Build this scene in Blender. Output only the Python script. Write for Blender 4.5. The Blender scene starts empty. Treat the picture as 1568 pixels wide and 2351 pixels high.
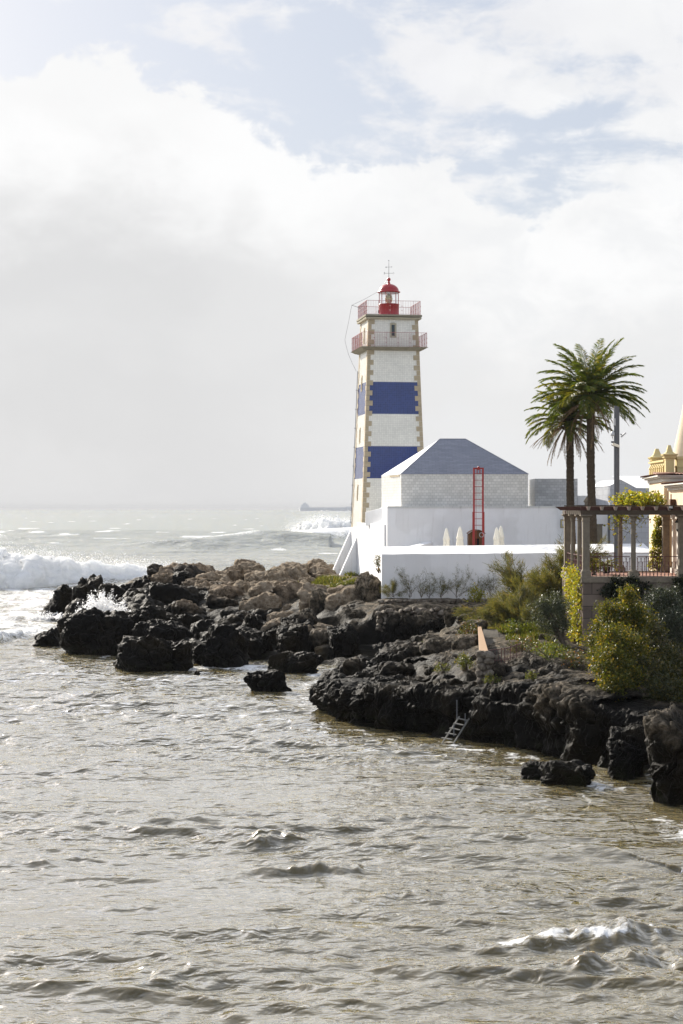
import bpy, bmesh, math, random
import numpy as np
from mathutils import Vector, Matrix
R = math.radians
S = bpy.context.scene
COL = S.collection
random.seed(7)

# ------------------------------------------------------------------ camera, light, sky
F = 4000.0          # focal length in survey units (1568-wide print of the photograph)
EYE = 9.0           # eye height above the sea


def WP(u, v, Y):
    """point at distance Y seen at (u, v) of the survey print"""
    return Vector(((u - 784.0) / F * Y, Y, EYE - (v - 1167.0) / F * Y))


def UX(u, Y):
    return (u - 784.0) / F * Y


def VZ(v, Y):
    return EYE - (v - 1167.0) / F * Y


cam_d = bpy.data.cameras.new("camera")
cam = bpy.data.objects.new("camera", cam_d)
COL.objects.link(cam)
cam.location = (0, 0, EYE)
cam.rotation_euler = (R(90), 0, 0)
cam_d.sensor_fit = 'VERTICAL'
cam_d.sensor_height = 36.0
cam_d.lens = 61.25
cam_d.shift_y = -0.0036
cam_d.clip_start = 0.5
cam_d.clip_end = 60000
S.camera = cam

SUN_EL, SUN_AZ = 27.0, -33.0        # azimuth from +Y, clockwise
EXPOSURE = 0.80
SKY_STRENGTH = 0.10
sd = bpy.data.lights.new("sun", 'SUN')
sd.energy = 4.8
sd.angle = R(0.55)
sd.color = (1.0, 0.93, 0.82)
sun = bpy.data.objects.new("sun", sd)
COL.objects.link(sun)
sdir = Vector((math.sin(R(SUN_AZ)) * math.cos(R(SUN_EL)), math.cos(R(SUN_AZ)) * math.cos(R(SUN_EL)), math.sin(R(SUN_EL))))
sun.rotation_euler = sdir.to_track_quat('Z', 'Y').to_euler()
sun.location = (-60, 60, 80)

S.view_settings.view_transform = 'Standard'
S.view_settings.look = 'None'
S.view_settings.exposure = EXPOSURE
S.view_settings.gamma = 1.0
S.view_settings.use_curve_mapping = False
S.render.engine = 'CYCLES'
S.cycles.max_bounces = 6
S.cycles.diffuse_bounces = 3
S.cycles.glossy_bounces = 3
S.cycles.transmission_bounces = 4
S.cycles.transparent_max_bounces = 8
S.cycles.volume_bounces = 0
S.cycles.use_denoising = True
S.cycles.sample_clamp_indirect = 6.0


class NT:
    """small wrapper to write node trees tersely"""
    def __init__(s, tree):
        s.t = tree
        tree.nodes.clear()

    def n(s, typ, ins=None, **props):
        nd = s.t.nodes.new(typ)
        for k, v in props.items():
            setattr(nd, k, v)
        if ins:
            for k, v in ins.items():
                sock = nd.inputs[k]
                if isinstance(v, bpy.types.NodeSocket):
                    s.t.links.new(v, sock)
                else:
                    sock.default_value = v
        return nd

    def m(s, op, a, b=0.0, c=0.0, clamp=False):
        nd = s.n('ShaderNodeMath', {0: a, 1: b, 2: c}, operation=op)
        nd.use_clamp = clamp
        return nd.outputs[0]

    def mix(s, f, a, b):
        nd = s.t.nodes.new('ShaderNodeMix')
        nd.data_type = 'RGBA'
        for i, v in ((0, f), (6, a), (7, b)):
            if isinstance(v, bpy.types.NodeSocket):
                s.t.links.new(v, nd.inputs[i])
            else:
                nd.inputs[i].default_value = v if i == 0 else (*v[:3], 1.0)
        return nd.outputs[2]

    def ss(s, x, lo, hi):
        nd = s.n('ShaderNodeMapRange', {0: x, 1: lo, 2: hi, 3: 0.0, 4: 1.0}, interpolation_type='SMOOTHSTEP')
        return nd.outputs[0]

    def noise(s, vec, scale, detail=4.0, rough=0.55, dist=0.0):
        nd = s.n('ShaderNodeTexNoise', {'Vector': vec, 'Scale': scale, 'Detail': detail, 'Roughness': rough, 'Distortion': dist})
        return nd.outputs[0]


w = bpy.data.worlds.new("World")
S.world = w
w.use_nodes = True
t = NT(w.node_tree)
g = t.n('ShaderNodeTexCoord').outputs['Generated']
sx = t.n('ShaderNodeSeparateXYZ', {0: g})
az = t.m('ARCTAN2', sx.outputs[0], sx.outputs[1])
el = t.m('ARCSINE', sx.outputs[2])
sky = t.n('ShaderNodeTexSky', sky_type='NISHITA', sun_disc=False)
sky.sun_elevation = R(SUN_EL)
sky.sun_rotation = R(SUN_AZ)
sky.altitude = 0
sky.air_density = 1.0
sky.dust_density = 2.0
sky.ozone_density = 1.5
cv = t.n('ShaderNodeCombineXYZ', {0: az, 1: t.m('MULTIPLY', el, 1.5), 2: 3.7}).outputs[0]
n_big = t.noise(cv, 9.0, 6.0, 0.52, 0.25)
n_fine = t.noise(cv, 24.0, 8.0, 0.6, 0.35)
n_soft = t.noise(cv, 5.0, 3.0, 0.5, 0.2)
n_curl = t.noise(cv, 62.0, 7.0, 0.62, 0.5)
# height of the cloud bank's upper edge by azimuth
a01 = t.m('MULTIPLY_ADD', az, 2.5, 0.5)
fc = t.n('ShaderNodeFloatCurve', {1: a01})
cm = fc.mapping.curves[0]
edge = [(0, .243), (200, .247), (430, .238), (520, .226), (620, .216), (700, .202), (900, .198), (1050, .188), (1150, .168), (1200, .166), (1260, .174), (1400, .183), (1568, .178)]
cm.points[0].location = (0.0, .243 * 3)
cm.points[1].location = (1.0, .17 * 3)
for u_, e_ in edge:
    cm.points.new((u_ - 784) / F * 2.5 + 0.5, e_ * 3)
fc.mapping.update()
eb = t.m('DIVIDE', fc.outputs[0], 3.0)
nz = t.m('ADD', t.m('MULTIPLY', t.m('SUBTRACT', n_big, 0.5), 0.035), t.m('ADD', t.m('MULTIPLY', t.m('SUBTRACT', n_fine, 0.5), 0.060), t.m('MULTIPLY', t.m('SUBTRACT', n_curl, 0.5), 0.022)))
dd = t.m('ADD', t.m('SUBTRACT', eb, el), nz)
bank = t.ss(dd, -0.004, 0.007)
# loose clouds above the bank, denser to the right and at the top
bias = t.m('ADD', t.m('MULTIPLY', az, 1.15), t.m('MULTIPLY', t.m('SUBTRACT', el, 0.235), 1.0))
bias = t.m('ADD', t.m('MINIMUM', t.m('MAXIMUM', bias, -0.25), 0.15), 0.03)
cv2 = t.n('ShaderNodeCombineXYZ', {0: t.m('MULTIPLY_ADD', el, 0.5, az), 1: t.m('MULTIPLY', el, 2.3), 2: 9.1}).outputs[0]
n_w = t.noise(cv2, 10.0, 8.0, 0.55, 0.3)
loose = t.ss(t.m('ADD', t.m('MULTIPLY_ADD', t.m('SUBTRACT', n_curl, 0.5), 0.22, n_w), bias), 0.50, 0.66)
mask = t.m('MAXIMUM', bank, t.m('MULTIPLY', loose, 0.95))
# the bank is brightest along its sunlit upper rim, greyer below
rim = t.ss(t.m('ADD', dd, t.m('MULTIPLY', t.m('SUBTRACT', n_big, 0.5), 0.05)), 0.030, 0.105)
rim = t.m('MULTIPLY', rim, t.m('MULTIPLY_ADD', t.ss(az, -0.12, 0.10), -0.40, 1.0))
cl_hi = (1.0, 1.0, 1.0)
cl_lo = (0.745, 0.745, 0.75)
ccol = t.mix(rim, cl_hi, cl_lo)
puff = t.m('MULTIPLY', t.ss(n_fine, 0.42, 0.66), t.ss(az, -0.05, 0.09))
ccol = t.mix(t.m('MULTIPLY', t.ss(n_big, 0.40, 0.62), 0.30), ccol, (0.86, 0.86, 0.86))
ccol = t.mix(t.m('MULTIPLY', puff, 0.55), ccol, (0.86, 0.87, 0.885))
ccol = t.mix(t.m('MULTIPLY', t.ss(n_soft, 0.45, 0.65), t.m('MULTIPLY', t.m('SUBTRACT', 1.0, bank), 0.35)), ccol, (0.80, 0.80, 0.85))
K = 1.0 / (SKY_STRENGTH * 2 ** EXPOSURE)
cl = t.n('ShaderNodeVectorMath', {0: ccol, 1: (K, K, K)}, operation='MULTIPLY').outputs[0]
blue = t.mix(0.80, sky.outputs[0], (0.565 * K, 0.605 * K, 0.69 * K))
ff = t.n('ShaderNodeMix', data_type='RGBA')
front = t.mix(t.m('MULTIPLY', mask, 0.97), blue, cl)
# overhead and behind the viewer a blue sky with thin clouds, brightened to lift shade
away = t.m('MAXIMUM', t.ss(t.m('ABSOLUTE', az), 0.45, 1.1), t.ss(el, 0.50, 1.05))
dim = t.mix(0.55, sky.outputs[0], (0.80 * K, 0.86 * K, 1.02 * K))
clear = t.mix(t.m('MULTIPLY', t.ss(n_soft, 0.42, 0.62), 0.6), dim, (1.08 * K, 1.12 * K, 1.21 * K))
skyc = t.mix(away, front, clear)
# sun glare plus an unseen bright veil, added high left to silver the water
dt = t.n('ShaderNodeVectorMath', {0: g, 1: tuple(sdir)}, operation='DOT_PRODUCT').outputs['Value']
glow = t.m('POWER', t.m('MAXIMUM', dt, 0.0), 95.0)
fill_veil = t.m('MULTIPLY', t.m('MULTIPLY', t.ss(el, 0.285, 0.40), t.ss(el, 0.80, 0.55)), t.m('MULTIPLY', t.ss(t.m('ABSOLUTE', az), 1.1, 0.5), t.ss(az, 0.16, -0.14)))
skyc = t.n('ShaderNodeVectorMath', {0: skyc, 3: t.m('ADD', t.m('MULTIPLY_ADD', glow, 1.9, 1.0), t.m('MULTIPLY', fill_veil, .75))}, operation='SCALE').outputs[0]
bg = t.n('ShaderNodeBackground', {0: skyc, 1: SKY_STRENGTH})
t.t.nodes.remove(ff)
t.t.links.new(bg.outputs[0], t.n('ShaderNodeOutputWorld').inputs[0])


# ------------------------------------------------------------------ noise and mesh helpers
def _h(i, j, k, s):
    n = (i * 374761393 + j * 668265263 + k * 2147483647 + s * 974634777) & 0xFFFFFFFF
    n = ((n ^ (n >> 13)) * 1274126177) & 0xFFFFFFFF
    n = ((n ^ (n >> 16)) * 2246822519) & 0xFFFFFFFF
    return n ^ (n >> 15)


_G = np.array([(1, 1, 0), (-1, 1, 0), (1, -1, 0), (-1, -1, 0), (1, 0, 1), (-1, 0, 1), (1, 0, -1), (-1, 0, -1), (0, 1, 1), (0, -1, 1), (0, 1, -1), (0, -1, -1)], float)


def pn(P, seed=0):
    """gradient noise, about -1..1"""
    P = np.asarray(P, float)
    I = np.floor(P).astype(np.int64)
    f = P - I
    q = f * f * f * (f * (f * 6 - 15) + 10)
    r = 0
    for a in (0, 1):
        wa = q[:, 0] if a else 1 - q[:, 0]
        for b in (0, 1):
            wb = q[:, 1] if b else 1 - q[:, 1]
            for c in (0, 1):
                wc = q[:, 2] if c else 1 - q[:, 2]
                gi = _G[(_h(I[:, 0] + a, I[:, 1] + b, I[:, 2] + c, seed) % 12)]
                r = r + wa * wb * wc * (gi[:, 0] * (f[:, 0] - a) + gi[:, 1] * (f[:, 1] - b) + gi[:, 2] * (f[:, 2] - c))
    return r * 1.3


def fbm(P, oct=4, seed=0, gain=0.5):
    r, a, n = 0, 1.0, 0
    for o in range(oct):
        r = r + a * pn(P * (2.03 ** o) + 17.3 * o, seed + o)
        n += a
        a *= gain
    return r / n


def ridged(P, oct=4, seed=0, gain=0.5):
    r, a, n = 0, 1.0, 0
    for o in range(oct):
        r = r + a * (1 - 2 * np.abs(pn(P * (2.07 ** o) + 11.7 * o, seed + o)))
        n += a
        a *= gain
    return r / n


def link_mesh(name, me, mat=None, parent=None):
    o = bpy.data.objects.new(name, me)
    COL.objects.link(o)
    if mat is not None:
        me.materials.append(mat)
    if parent is not None:
        o.parent = parent
    return o


def to_local(V, parent):
    if parent is None:
        return V
    M = np.array(Matrix.LocRotScale(parent.location, parent.rotation_euler, None).inverted())
    return V @ M[:3, :3].T + M[:3, 3]


def box_uv(me):
    n = len(me.loops)
    if n == 0:
        return
    uv = me.uv_layers.new(name="UVMap")
    co = np.empty(len(me.vertices) * 3)
    me.vertices.foreach_get('co', co)
    co = co.reshape(-1, 3)
    li = np.empty(n, np.int32)
    me.loops.foreach_get('vertex_index', li)
    pnorm = np.empty(len(me.polygons) * 3)
    me.polygons.foreach_get('normal', pnorm)
    pnorm = pnorm.reshape(-1, 3)
    lt = np.empty(len(me.polygons), np.int32)
    me.polygons.foreach_get('loop_total', lt)
    nn = np.repeat(np.abs(pnorm), lt, axis=0)
    c = co[li]
    U = np.where(nn[:, 0] > nn[:, 1], c[:, 1], c[:, 0])
    V = np.where(nn[:, 2] > 0.93, c[:, 1], c[:, 2])
    U = np.where(nn[:, 2] > 0.93, c[:, 0], U)
    uv.data.foreach_set('uv', np.stack([U, V], 1).astype(np.float32).ravel())


class MB:
    """collects shapes given in world metres and links them as one mesh object"""
    def __init__(s):
        s.V, s.Fc = [], []

    def add(s, vs, fs):
        b = len(s.V)
        s.V += [tuple(v) for v in vs]
        s.Fc += [tuple(b + i for i in f) for f in fs]
        return s

    def box(s, x0, x1, y0, y1, z0, z1):
        s.add([(x0, y0, z0), (x1, y0, z0), (x1, y1, z0), (x0, y1, z0), (x0, y0, z1), (x1, y0, z1), (x1, y1, z1), (x0, y1, z1)],
              [(0, 3, 2, 1), (4, 5, 6, 7), (0, 1, 5, 4), (1, 2, 6, 5), (2, 3, 7, 6), (3, 0, 4, 7)])
        return s

    def hexa(s, b, tp):
        s.add(list(b) + list(tp), [(0, 3, 2, 1), (4, 5, 6, 7), (0, 1, 5, 4), (1, 2, 6, 5), (2, 3, 7, 6), (3, 0, 4, 7)])
        return s

    def prism(s, poly, z0, z1):
        n = len(poly)
        zz0 = z0 if hasattr(z0, '__len__') else [z0] * n
        zz1 = z1 if hasattr(z1, '__len__') else [z1] * n
        s.add([(p[0], p[1], a) for p, a in zip(poly, zz0)] + [(p[0], p[1], a) for p, a in zip(poly, zz1)],
              [tuple(range(n - 1, -1, -1)), tuple(range(n, 2 * n))] + [(i, (i + 1) % n, n + (i + 1) % n, n + i) for i in range(n)])
        return s

    def bar(s, p, q, wd, ht=None, up=(0, 0, 1)):
        p, q = Vector(p), Vector(q)
        ht = ht or wd
        d = (q - p).normalized()
        a = d.cross(Vector(up))
        if a.length < 1e-4:
            a = d.cross(Vector((0, 1, 0)))
        a.normalize()
        b = a.cross(d).normalized()
        a, b = a * wd / 2, b * ht / 2
        s.hexa([p - a - b, p + a - b, p + a + b, p - a + b], [q - a - b, q + a - b, q + a + b, q - a + b])
        return s

    def tube(s, pts, rad, n=8, cap=True):
        pts = [Vector(p) for p in pts]
        rad = rad if hasattr(rad, '__len__') else [rad] * len(pts)
        b = len(s.V)
        pa = None
        for i, p in enumerate(pts):
            d = (pts[min(i + 1, len(pts) - 1)] - pts[max(i - 1, 0)])
            if d.length < 1e-9:
                d = Vector((0, 0, 1))
            d.normalize()
            if pa is None:
                a = d.cross(Vector((0, 0, 1)))
                if a.length < 1e-3:
                    a = Vector((1, 0, 0))
            else:
                a = pa - d * pa.dot(d)
            a.normalize()
            pa = a
            c = d.cross(a)
            for k in range(n):
                th = 2 * math.pi * k / n
                s.V.append(tuple(p + (a * math.cos(th) + c * math.sin(th)) * rad[i]))
        for i in range(len(pts) - 1):
            for k in range(n):
                k2 = (k + 1) % n
                s.Fc.append((b + i * n + k, b + i * n + k2, b + (i + 1) * n + k2, b + (i + 1) * n + k))
        if cap:
            s.Fc.append(tuple(b + k for k in range(n - 1, -1, -1)))
            s.Fc.append(tuple(b + (len(pts) - 1) * n + k for k in range(n)))
        return s

    def lathe(s, cx, cy, prof, n=32, cap=True):
        return s.tube([(cx, cy, z) for r, z in prof], [max(r, 1e-3) for r, z in prof], n, cap)

    def build(s, name, mat=None, parent=None, smooth=False, uv=True, bevel=0.0, origin=None):
        V = np.array(s.V, float)
        me = bpy.data.meshes.new(name)
        loc = None
        if parent is not None:
            V = to_local(V, parent)
        else:
            loc = Vector(origin) if origin is not None else Vector(((V[:, 0].min() + V[:, 0].max()) / 2, (V[:, 1].min() + V[:, 1].max()) / 2, V[:, 2].min()))
            V = V - np.array(loc)
        me.from_pydata(V.tolist(), [], s.Fc)
        me.update()
        if uv:
            box_uv(me)
        if smooth:
            me.shade_smooth()
        o = link_mesh(name, me, mat, parent)
        if loc is not None:
            o.location = loc
        if bevel:
            md = o.modifiers.new("bevel", 'BEVEL')
            md.width = bevel
            md.segments = 2
            md.limit_method = 'ANGLE'
        return o


def np_mesh(name, V, Fq, mat, parent=None, smooth=True, kind_loc=None):
    """fast mesh from arrays (all faces of one size)"""
    V = np.asarray(V, float)
    if parent is not None:
        V = to_local(V, parent)
    me = bpy.data.meshes.new(name)
    me.vertices.add(len(V))
    if kind_loc is not None:
        V = V - np.array(kind_loc)
    me.vertices.foreach_set('co', V.astype(np.float32).ravel())
    k = Fq.shape[1]
    me.loops.add(Fq.size)
    me.loops.foreach_set('vertex_index', Fq.astype(np.int32).ravel())
    me.polygons.add(len(Fq))
    me.polygons.foreach_set('loop_start', np.arange(0, Fq.size, k, dtype=np.int32))
    me.update(calc_edges=True)
    me.validate()
    if smooth:
        me.shade_smooth()
    o = link_mesh(name, me, mat, parent)
    if kind_loc is not None:
        o.location = kind_loc
    return o


def tag(o, label=None, cat=None, group=None, kind=None):
    if label:
        o['label'] = label
    if cat:
        o['category'] = cat
    if group:
        o['group'] = group
    if kind:
        o['kind'] = kind
    return o


def thing(name, label, cat, loc=(0, 0, 0), rz=0.0, group=None):
    o = bpy.data.objects.new(name, None)
    COL.objects.link(o)
    o.location = loc
    o.rotation_euler = (0, 0, rz)
    o.empty_display_size = 0.2
    return tag(o, label, cat, group)


# ------------------------------------------------------------------ materials
def material(name):
    m = bpy.data.materials.new(name)
    m.use_nodes = True
    return m, NT(m.node_tree)


def out(t, sh, vol=None):
    o = t.n('ShaderNodeOutputMaterial')
    t.t.links.new(sh, o.inputs[0])


def pbsdf(t, col, rough=0.6, spec=0.4, metal=0.0, normal=None, **kw):
    ins = {'Base Color': col if isinstance(col, bpy.types.NodeSocket) else (*col[:3], 1.0), 'Roughness': rough, 'Specular IOR Level': spec, 'Metallic': metal}
    if normal is not None:
        ins['Normal'] = normal
    ins.update(kw)
    return t.n('ShaderNodeBsdfPrincipled', ins).outputs[0]


def bump(t, h, strength=0.4, dist=0.05, normal=None):
    ins = {'Height': h, 'Strength': strength, 'Distance': dist}
    if normal is not None:
        ins['Normal'] = normal
    return t.n('ShaderNodeBump', ins).outputs[0]


def worldpos(t):
    return t.n('ShaderNodeNewGeometry').outputs['Position']


def plain(name, col, rough=0.6, spec=0.4, var=0.12, scale=2.0, metal=0.0, bmp=0.15, bs=30.0, dirt=None):
    m, t = material(name)
    p = worldpos(t)
    n1 = t.noise(p, scale, 6.0, 0.6)
    f = t.m('MULTIPLY_ADD', t.m('SUBTRACT', n1, 0.5), 2.0 * var, 1.0)
    c = t.n('ShaderNodeVectorMath', {0: (*col,), 1: f}, operation='MULTIPLY').outputs[0]
    c2 = t.n('ShaderNodeVectorMath', {0: col, 3: f}, operation='SCALE').outputs[0]
    if dirt:
        n2 = t.noise(t.n('ShaderNodeMapping', {0: p, 3: (3.0, 3.0, 0.5)}).outputs[0], 1.3, 8.0, 0.65)
        c2 = t.mix(t.m('MULTIPLY', t.ss(n2, 0.55, 0.78), 0.55), c2, dirt)
    nr = bump(t, t.noise(p, bs, 4.0), bmp, 0.02) if bmp else None
    out(t, pbsdf(t, c2, rough, spec, metal, nr))
    return m


def tile_mat(name, c1, c2, mortar, wd, ht, off=0.0, msize=0.008, rough=0.35, spec=0.45, bands=None, b1=None, b2=None, bmortar=None, stain=None):
    """glazed tiles laid in courses (UV in metres); bands = list of (z0, z1) heights that carry the second colour"""
    m, t = material(name)
    uv = t.n('ShaderNodeUVMap').outputs[0]

    def br(a, b, mo):
        nd = t.n('ShaderNodeTexBrick', {'Vector': uv, 'Color1': (*a, 1), 'Color2': (*b, 1), 'Mortar': (*mo, 1), 'Scale': 1.0, 'Mortar Size': msize, 'Mortar Smooth': 0.2, 'Bias': 0.0, 'Brick Width': wd, 'Row Height': ht})
        nd.offset = off
        nd.offset_frequency = 2
        return nd
    A = br(c1, c2, mortar)
    col = A.outputs[0]
    p = worldpos(t)
    if bands:
        z = t.n('ShaderNodeSeparateXYZ', {0: p}).outputs[2]
        B = br(b1, b2, bmortar)
        msk = None
        for z0, z1 in bands:
            k = t.m('MULTIPLY', t.m('GREATER_THAN', z, z0), t.m('LESS_THAN', z, z1))
            msk = k if msk is None else t.m('MAXIMUM', msk, k)
        col = t.mix(msk, col, B.outputs[0])
    nv = t.noise(p, 0.9, 6.0, 0.6)
    col = t.n('ShaderNodeVectorMath', {0: col, 3: t.m('MULTIPLY_ADD', nv, 0.35, 0.825)}, operation='SCALE').outputs[0]
    if stain:
        col = t.mix(t.m('MULTIPLY', t.ss(t.noise(p, 1.7, 7.0, 0.65), 0.55, 0.75), 0.5), col, stain)
    nr = bump(t, A.outputs[1], 0.25, -0.01)
    nr = bump(t, t.noise(p, 9.0, 3.0), 0.10, 0.02, nr)
    out(t, pbsdf(t, col, rough, spec, 0, nr))
    return m


def plaster(name, col, streak=(0.30, 0.27, 0.22), amount=0.35, bscale=14.0):
    m, t = material(name)
    p = worldpos(t)
    a = t.noise(p, 0.7, 6.0, 0.6)
    c = t.n('ShaderNodeVectorMath', {0: col, 3: t.m('MULTIPLY_ADD', a, 0.16, 0.92)}, operation='SCALE').outputs[0]
    st = t.noise(t.n('ShaderNodeMapping', {0: p, 3: (2.5, 2.5, 0.22)}).outputs[0], 1.6, 8.0, 0.7)
    c = t.mix(t.m('MULTIPLY', t.ss(st, 0.52, 0.80), amount), c, streak)
    c = t.mix(t.m('MULTIPLY', t.ss(t.noise(p, 0.33, 3.0, 0.5), 0.50, 0.56), 0.10), c, streak)
    nr = bump(t, t.noise(p, bscale, 5.0, 0.6), 0.25, 0.03)
    out(t, pbsdf(t, c, 0.85, 0.2, 0, nr))
    return m


def rock_mat(name, dark, mid, pale, z0, z1, spec=0.25, moss=None):
    """sea rock: black and wet near the water, weathered and paler higher up"""
    m, t = material(name)
    p = worldpos(t)
    z = t.n('ShaderNodeSeparateXYZ', {0: p}).outputs[2]
    n1 = t.noise(p, 0.45, 5.0, 0.6)
    n2 = t.noise(p, 2.2, 8.0, 0.68)
    n3 = t.noise(p, 9.0, 6.0, 0.65)
    hz = t.m('ADD', z, t.m('MULTIPLY', t.m('SUBTRACT', n1, 0.5), 3.6))
    hz = t.m('ADD', hz, t.m('MULTIPLY', t.m('SUBTRACT', n2, 0.5), 1.5))
    dry = t.ss(hz, z0, z1)
    c = t.mix(t.ss(n2, 0.38, 0.66), mid, pale)
    c = t.mix(t.m('MULTIPLY', t.ss(n3, 0.50, 0.68), 0.6), c, (mid[0] * 0.45, mid[1] * 0.45, mid[2] * 0.45))
    wet = t.mix(t.ss(n1, 0.45, 0.68), dark, (dark[0] * 2.6 + .003, dark[1] * 2.2 + .002, dark[2] * 1.6))
    wet = t.mix(t.m('MULTIPLY', t.ss(n3, 0.52, 0.72), 0.6), wet, (0.012, 0.010, 0.0065))
    algae = t.m('MULTIPLY', t.ss(z, 0.75, 0.25), t.ss(n2, 0.48, 0.62))
    wet = t.mix(t.m('MULTIPLY', algae, 0.5), wet, (0.014, 0.016, 0.005))
    c = t.mix(dry, wet, c)
    vo = t.n('ShaderNodeTexVoronoi', {'Vector': t.n('ShaderNodeMixVec' if False else 'ShaderNodeVectorMath', {0: p, 1: t.n('ShaderNodeTexNoise', {'Vector': p, 'Scale': 1.5}).outputs[1]}, operation='ADD').outputs[0], 'Scale': 2.6}, feature='F1').outputs[0]
    nr = bump(t, n2, 0.8, 0.26)
    nr = bump(t, vo, 0.2, 0.12, nr)
    nr = bump(t, n3, t.m('MULTIPLY_ADD', t.ss(n1, .4, .65), .7, .15), 0.08, nr)
    ro = t.m('MULTIPLY_ADD', dry, 0.35, 0.5)
    out(t, pbsdf(t, c, ro, spec, 0, nr))
    return m


def leaf_mat(name, c1, c2, c3=None, trans=0.45, rough=0.45):
    m, t = material(name)
    rn = t.n('ShaderNodeNewGeometry').outputs['Random Per Island']
    c = t.mix(rn, c1, c2)
    if c3:
        c = t.mix(t.ss(rn, 0.80, 0.90), c, c3)
    a = pbsdf(t, c, rough, 0.35)
    b = t.n('ShaderNodeBsdfTranslucent', {0: t.n('ShaderNodeVectorMath', {0: c, 1: (1.5, 1.35, 0.6)}, operation='MULTIPLY').outputs[0]}).outputs[0]
    out(t, t.n('ShaderNodeMixShader', {0: trans, 1: a, 2: b}).outputs[0])
    return m


M = {}
M['white'] = plaster('white_limewash', (0.80, 0.80, 0.80))
M['white_stain'] = plaster('stained_limewash', (0.62, 0.62, 0.60), (0.05, 0.05, 0.05), 0.9, 20)
M['slab'] = plain('weathered_concrete', (0.26, 0.235, 0.175), 0.85, 0.2, 0.3, 3.0)
M['slab_pale'] = plain('pale_concrete', (0.42, 0.38, 0.28), 0.85, 0.2, 0.25, 3.0)
M['quoin'] = plain('sandstone', (0.45, 0.37, 0.25), 0.85, 0.2, 0.35, 2.6, 0, 0.3)
M['red'] = plain('red_paint', (0.36, 0.020, 0.024), 0.33, 0.5, 0.10, 1.0, 0, 0.05)
M['red_rail'] = plain('faded_red_paint', (0.36, 0.10, 0.10), 0.5, 0.4, 0.2, 3.0)
M['red_frame'] = plain('red_steel', (0.26, 0.018, 0.016), 0.4, 0.4, 0.12, 2.0)
M['iron'] = plain('brown_iron', (0.085, 0.028, 0.026), 0.55, 0.4, 0.3, 5.0)
M['rust'] = plain('rusty_iron', (0.10, 0.045, 0.025), 0.8, 0.2, 0.4, 6.0)
M['dark_metal'] = plain('grey_metal', (0.085, 0.09, 0.10), 0.45, 0.5, 0.15, 1.5)
M['mid_metal'] = plain('light_grey_metal', (0.45, 0.46, 0.47), 0.4, 0.5, 0.1, 2.0)
M['rust_grey'] = plain('corroded_metal', (0.16, 0.155, 0.14), 0.7, 0.3, 0.4, 6.0)
M['thin'] = plain('wire', (0.16, 0.16, 0.16), 0.5, 0.4, 0.1)
M['lens'] = None
M['tower'] = tile_mat('tower_tiles', (0.83, 0.80, 0.70), (0.74, 0.71, 0.62), (0.62, 0.59, 0.50), 0.145, 0.145, 0.0, 0.010, 0.13, 0.62,
                      bands=[(16.49, 19.04), (11.38, 13.93)], b1=(0.016, 0.038, 0.165), b2=(0.011, 0.027, 0.12), bmortar=(0.04, 0.06, 0.20))
M['house_tile'] = tile_mat('house_tiles', (0.72, 0.70, 0.65), (0.58, 0.565, 0.52), (0.43, 0.42, 0.385), 0.27, 0.20, 0.5, 0.012, 0.28, 0.5, stain=(0.62, 0.62, 0.60))
M['house_tile2'] = tile_mat('annex_tiles', (0.48, 0.48, 0.47), (0.34, 0.34, 0.335), (0.28, 0.28, 0.28), 0.30, 0.20, 0.5, 0.012, 0.3, 0.5)
M['roof_tile'] = tile_mat('grey_roof_slabs', (0.265, 0.275, 0.315), (0.215, 0.225, 0.265), (0.12, 0.125, 0.15), 0.50, 0.10, 0.5, 0.008, 0.55, 0.35)
M['far_tile'] = tile_mat('pale_grey_tiles', (0.50, 0.51, 0.53), (0.42, 0.43, 0.45), (0.33, 0.33, 0.35), 0.55, 0.38, 0.5, 0.014, 0.4, 0.4)
M['ashlar'] = tile_mat('stone_blocks', (0.21, 0.165, 0.13), (0.13, 0.10, 0.08), (0.07, 0.055, 0.045), 1.25, 0.55, 0.5, 0.020, 0.9, 0.1, stain=(0.05, 0.045, 0.035))
M['stone'] = plain('granite', (0.20, 0.168, 0.125), 0.85, 0.2, 0.5, 5.0, 0, 0.5, 40.0, (0.10, 0.09, 0.075))
M['old_stone'] = plain('lichen_stone', (0.15, 0.13, 0.10), 0.9, 0.15, 0.5, 3.0, 0, 0.5, 30.0, (0.05, 0.045, 0.035))
M['beam'] = plain('old_brown_beam', (0.085, 0.066, 0.047), 0.85, 0.2, 0.4, 3.0)
M['rafter'] = plain('red_brown_board', (0.085, 0.040, 0.030), 0.8, 0.2, 0.3, 3.0)
M['rafter_end'] = plain('pale_rafter_end', (0.50, 0.44, 0.38), 0.85, 0.2, 0.3, 6.0, dirt=(0.40, 0.17, 0.10))  # ends paler than the rafters, blotched terracotta
M['floor_tile'] = plain('terracotta_floor', (0.36, 0.20, 0.15), 0.8, 0.2, 0.2, 3.0)
M['ochre'] = plaster('ochre_wall', (0.62, 0.43, 0.24), (0.40, 0.22, 0.12), 0.35)
M['peach'] = plaster('peach_wall', (0.76, 0.60, 0.42), (0.50, 0.30, 0.18), 0.25)
M['yellow'] = plain('yellow_trim', (0.60, 0.49, 0.24), 0.8, 0.2, 0.15, 3.0)
M['cone'] = plain('cone_render', (0.72, 0.60, 0.43), 0.85, 0.2, 0.12, 3.0)
M['cornice'] = plain('white_cornice', (0.66, 0.62, 0.55), 0.85, 0.2, 0.3, 4.0, dirt=(0.22, 0.17, 0.13))
M['rooftile'] = plain('terracotta_tiles', (0.24, 0.125, 0.085), 0.85, 0.2, 0.45, 5.0)
M['canvas'] = plain('cream_canvas', (0.84, 0.79, 0.67), 0.9, 0.1, 0.10, 5.0)
M['wood'] = plain('brown_boards', (0.13, 0.06, 0.025), 0.7, 0.3, 0.35, 3.0)
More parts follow.
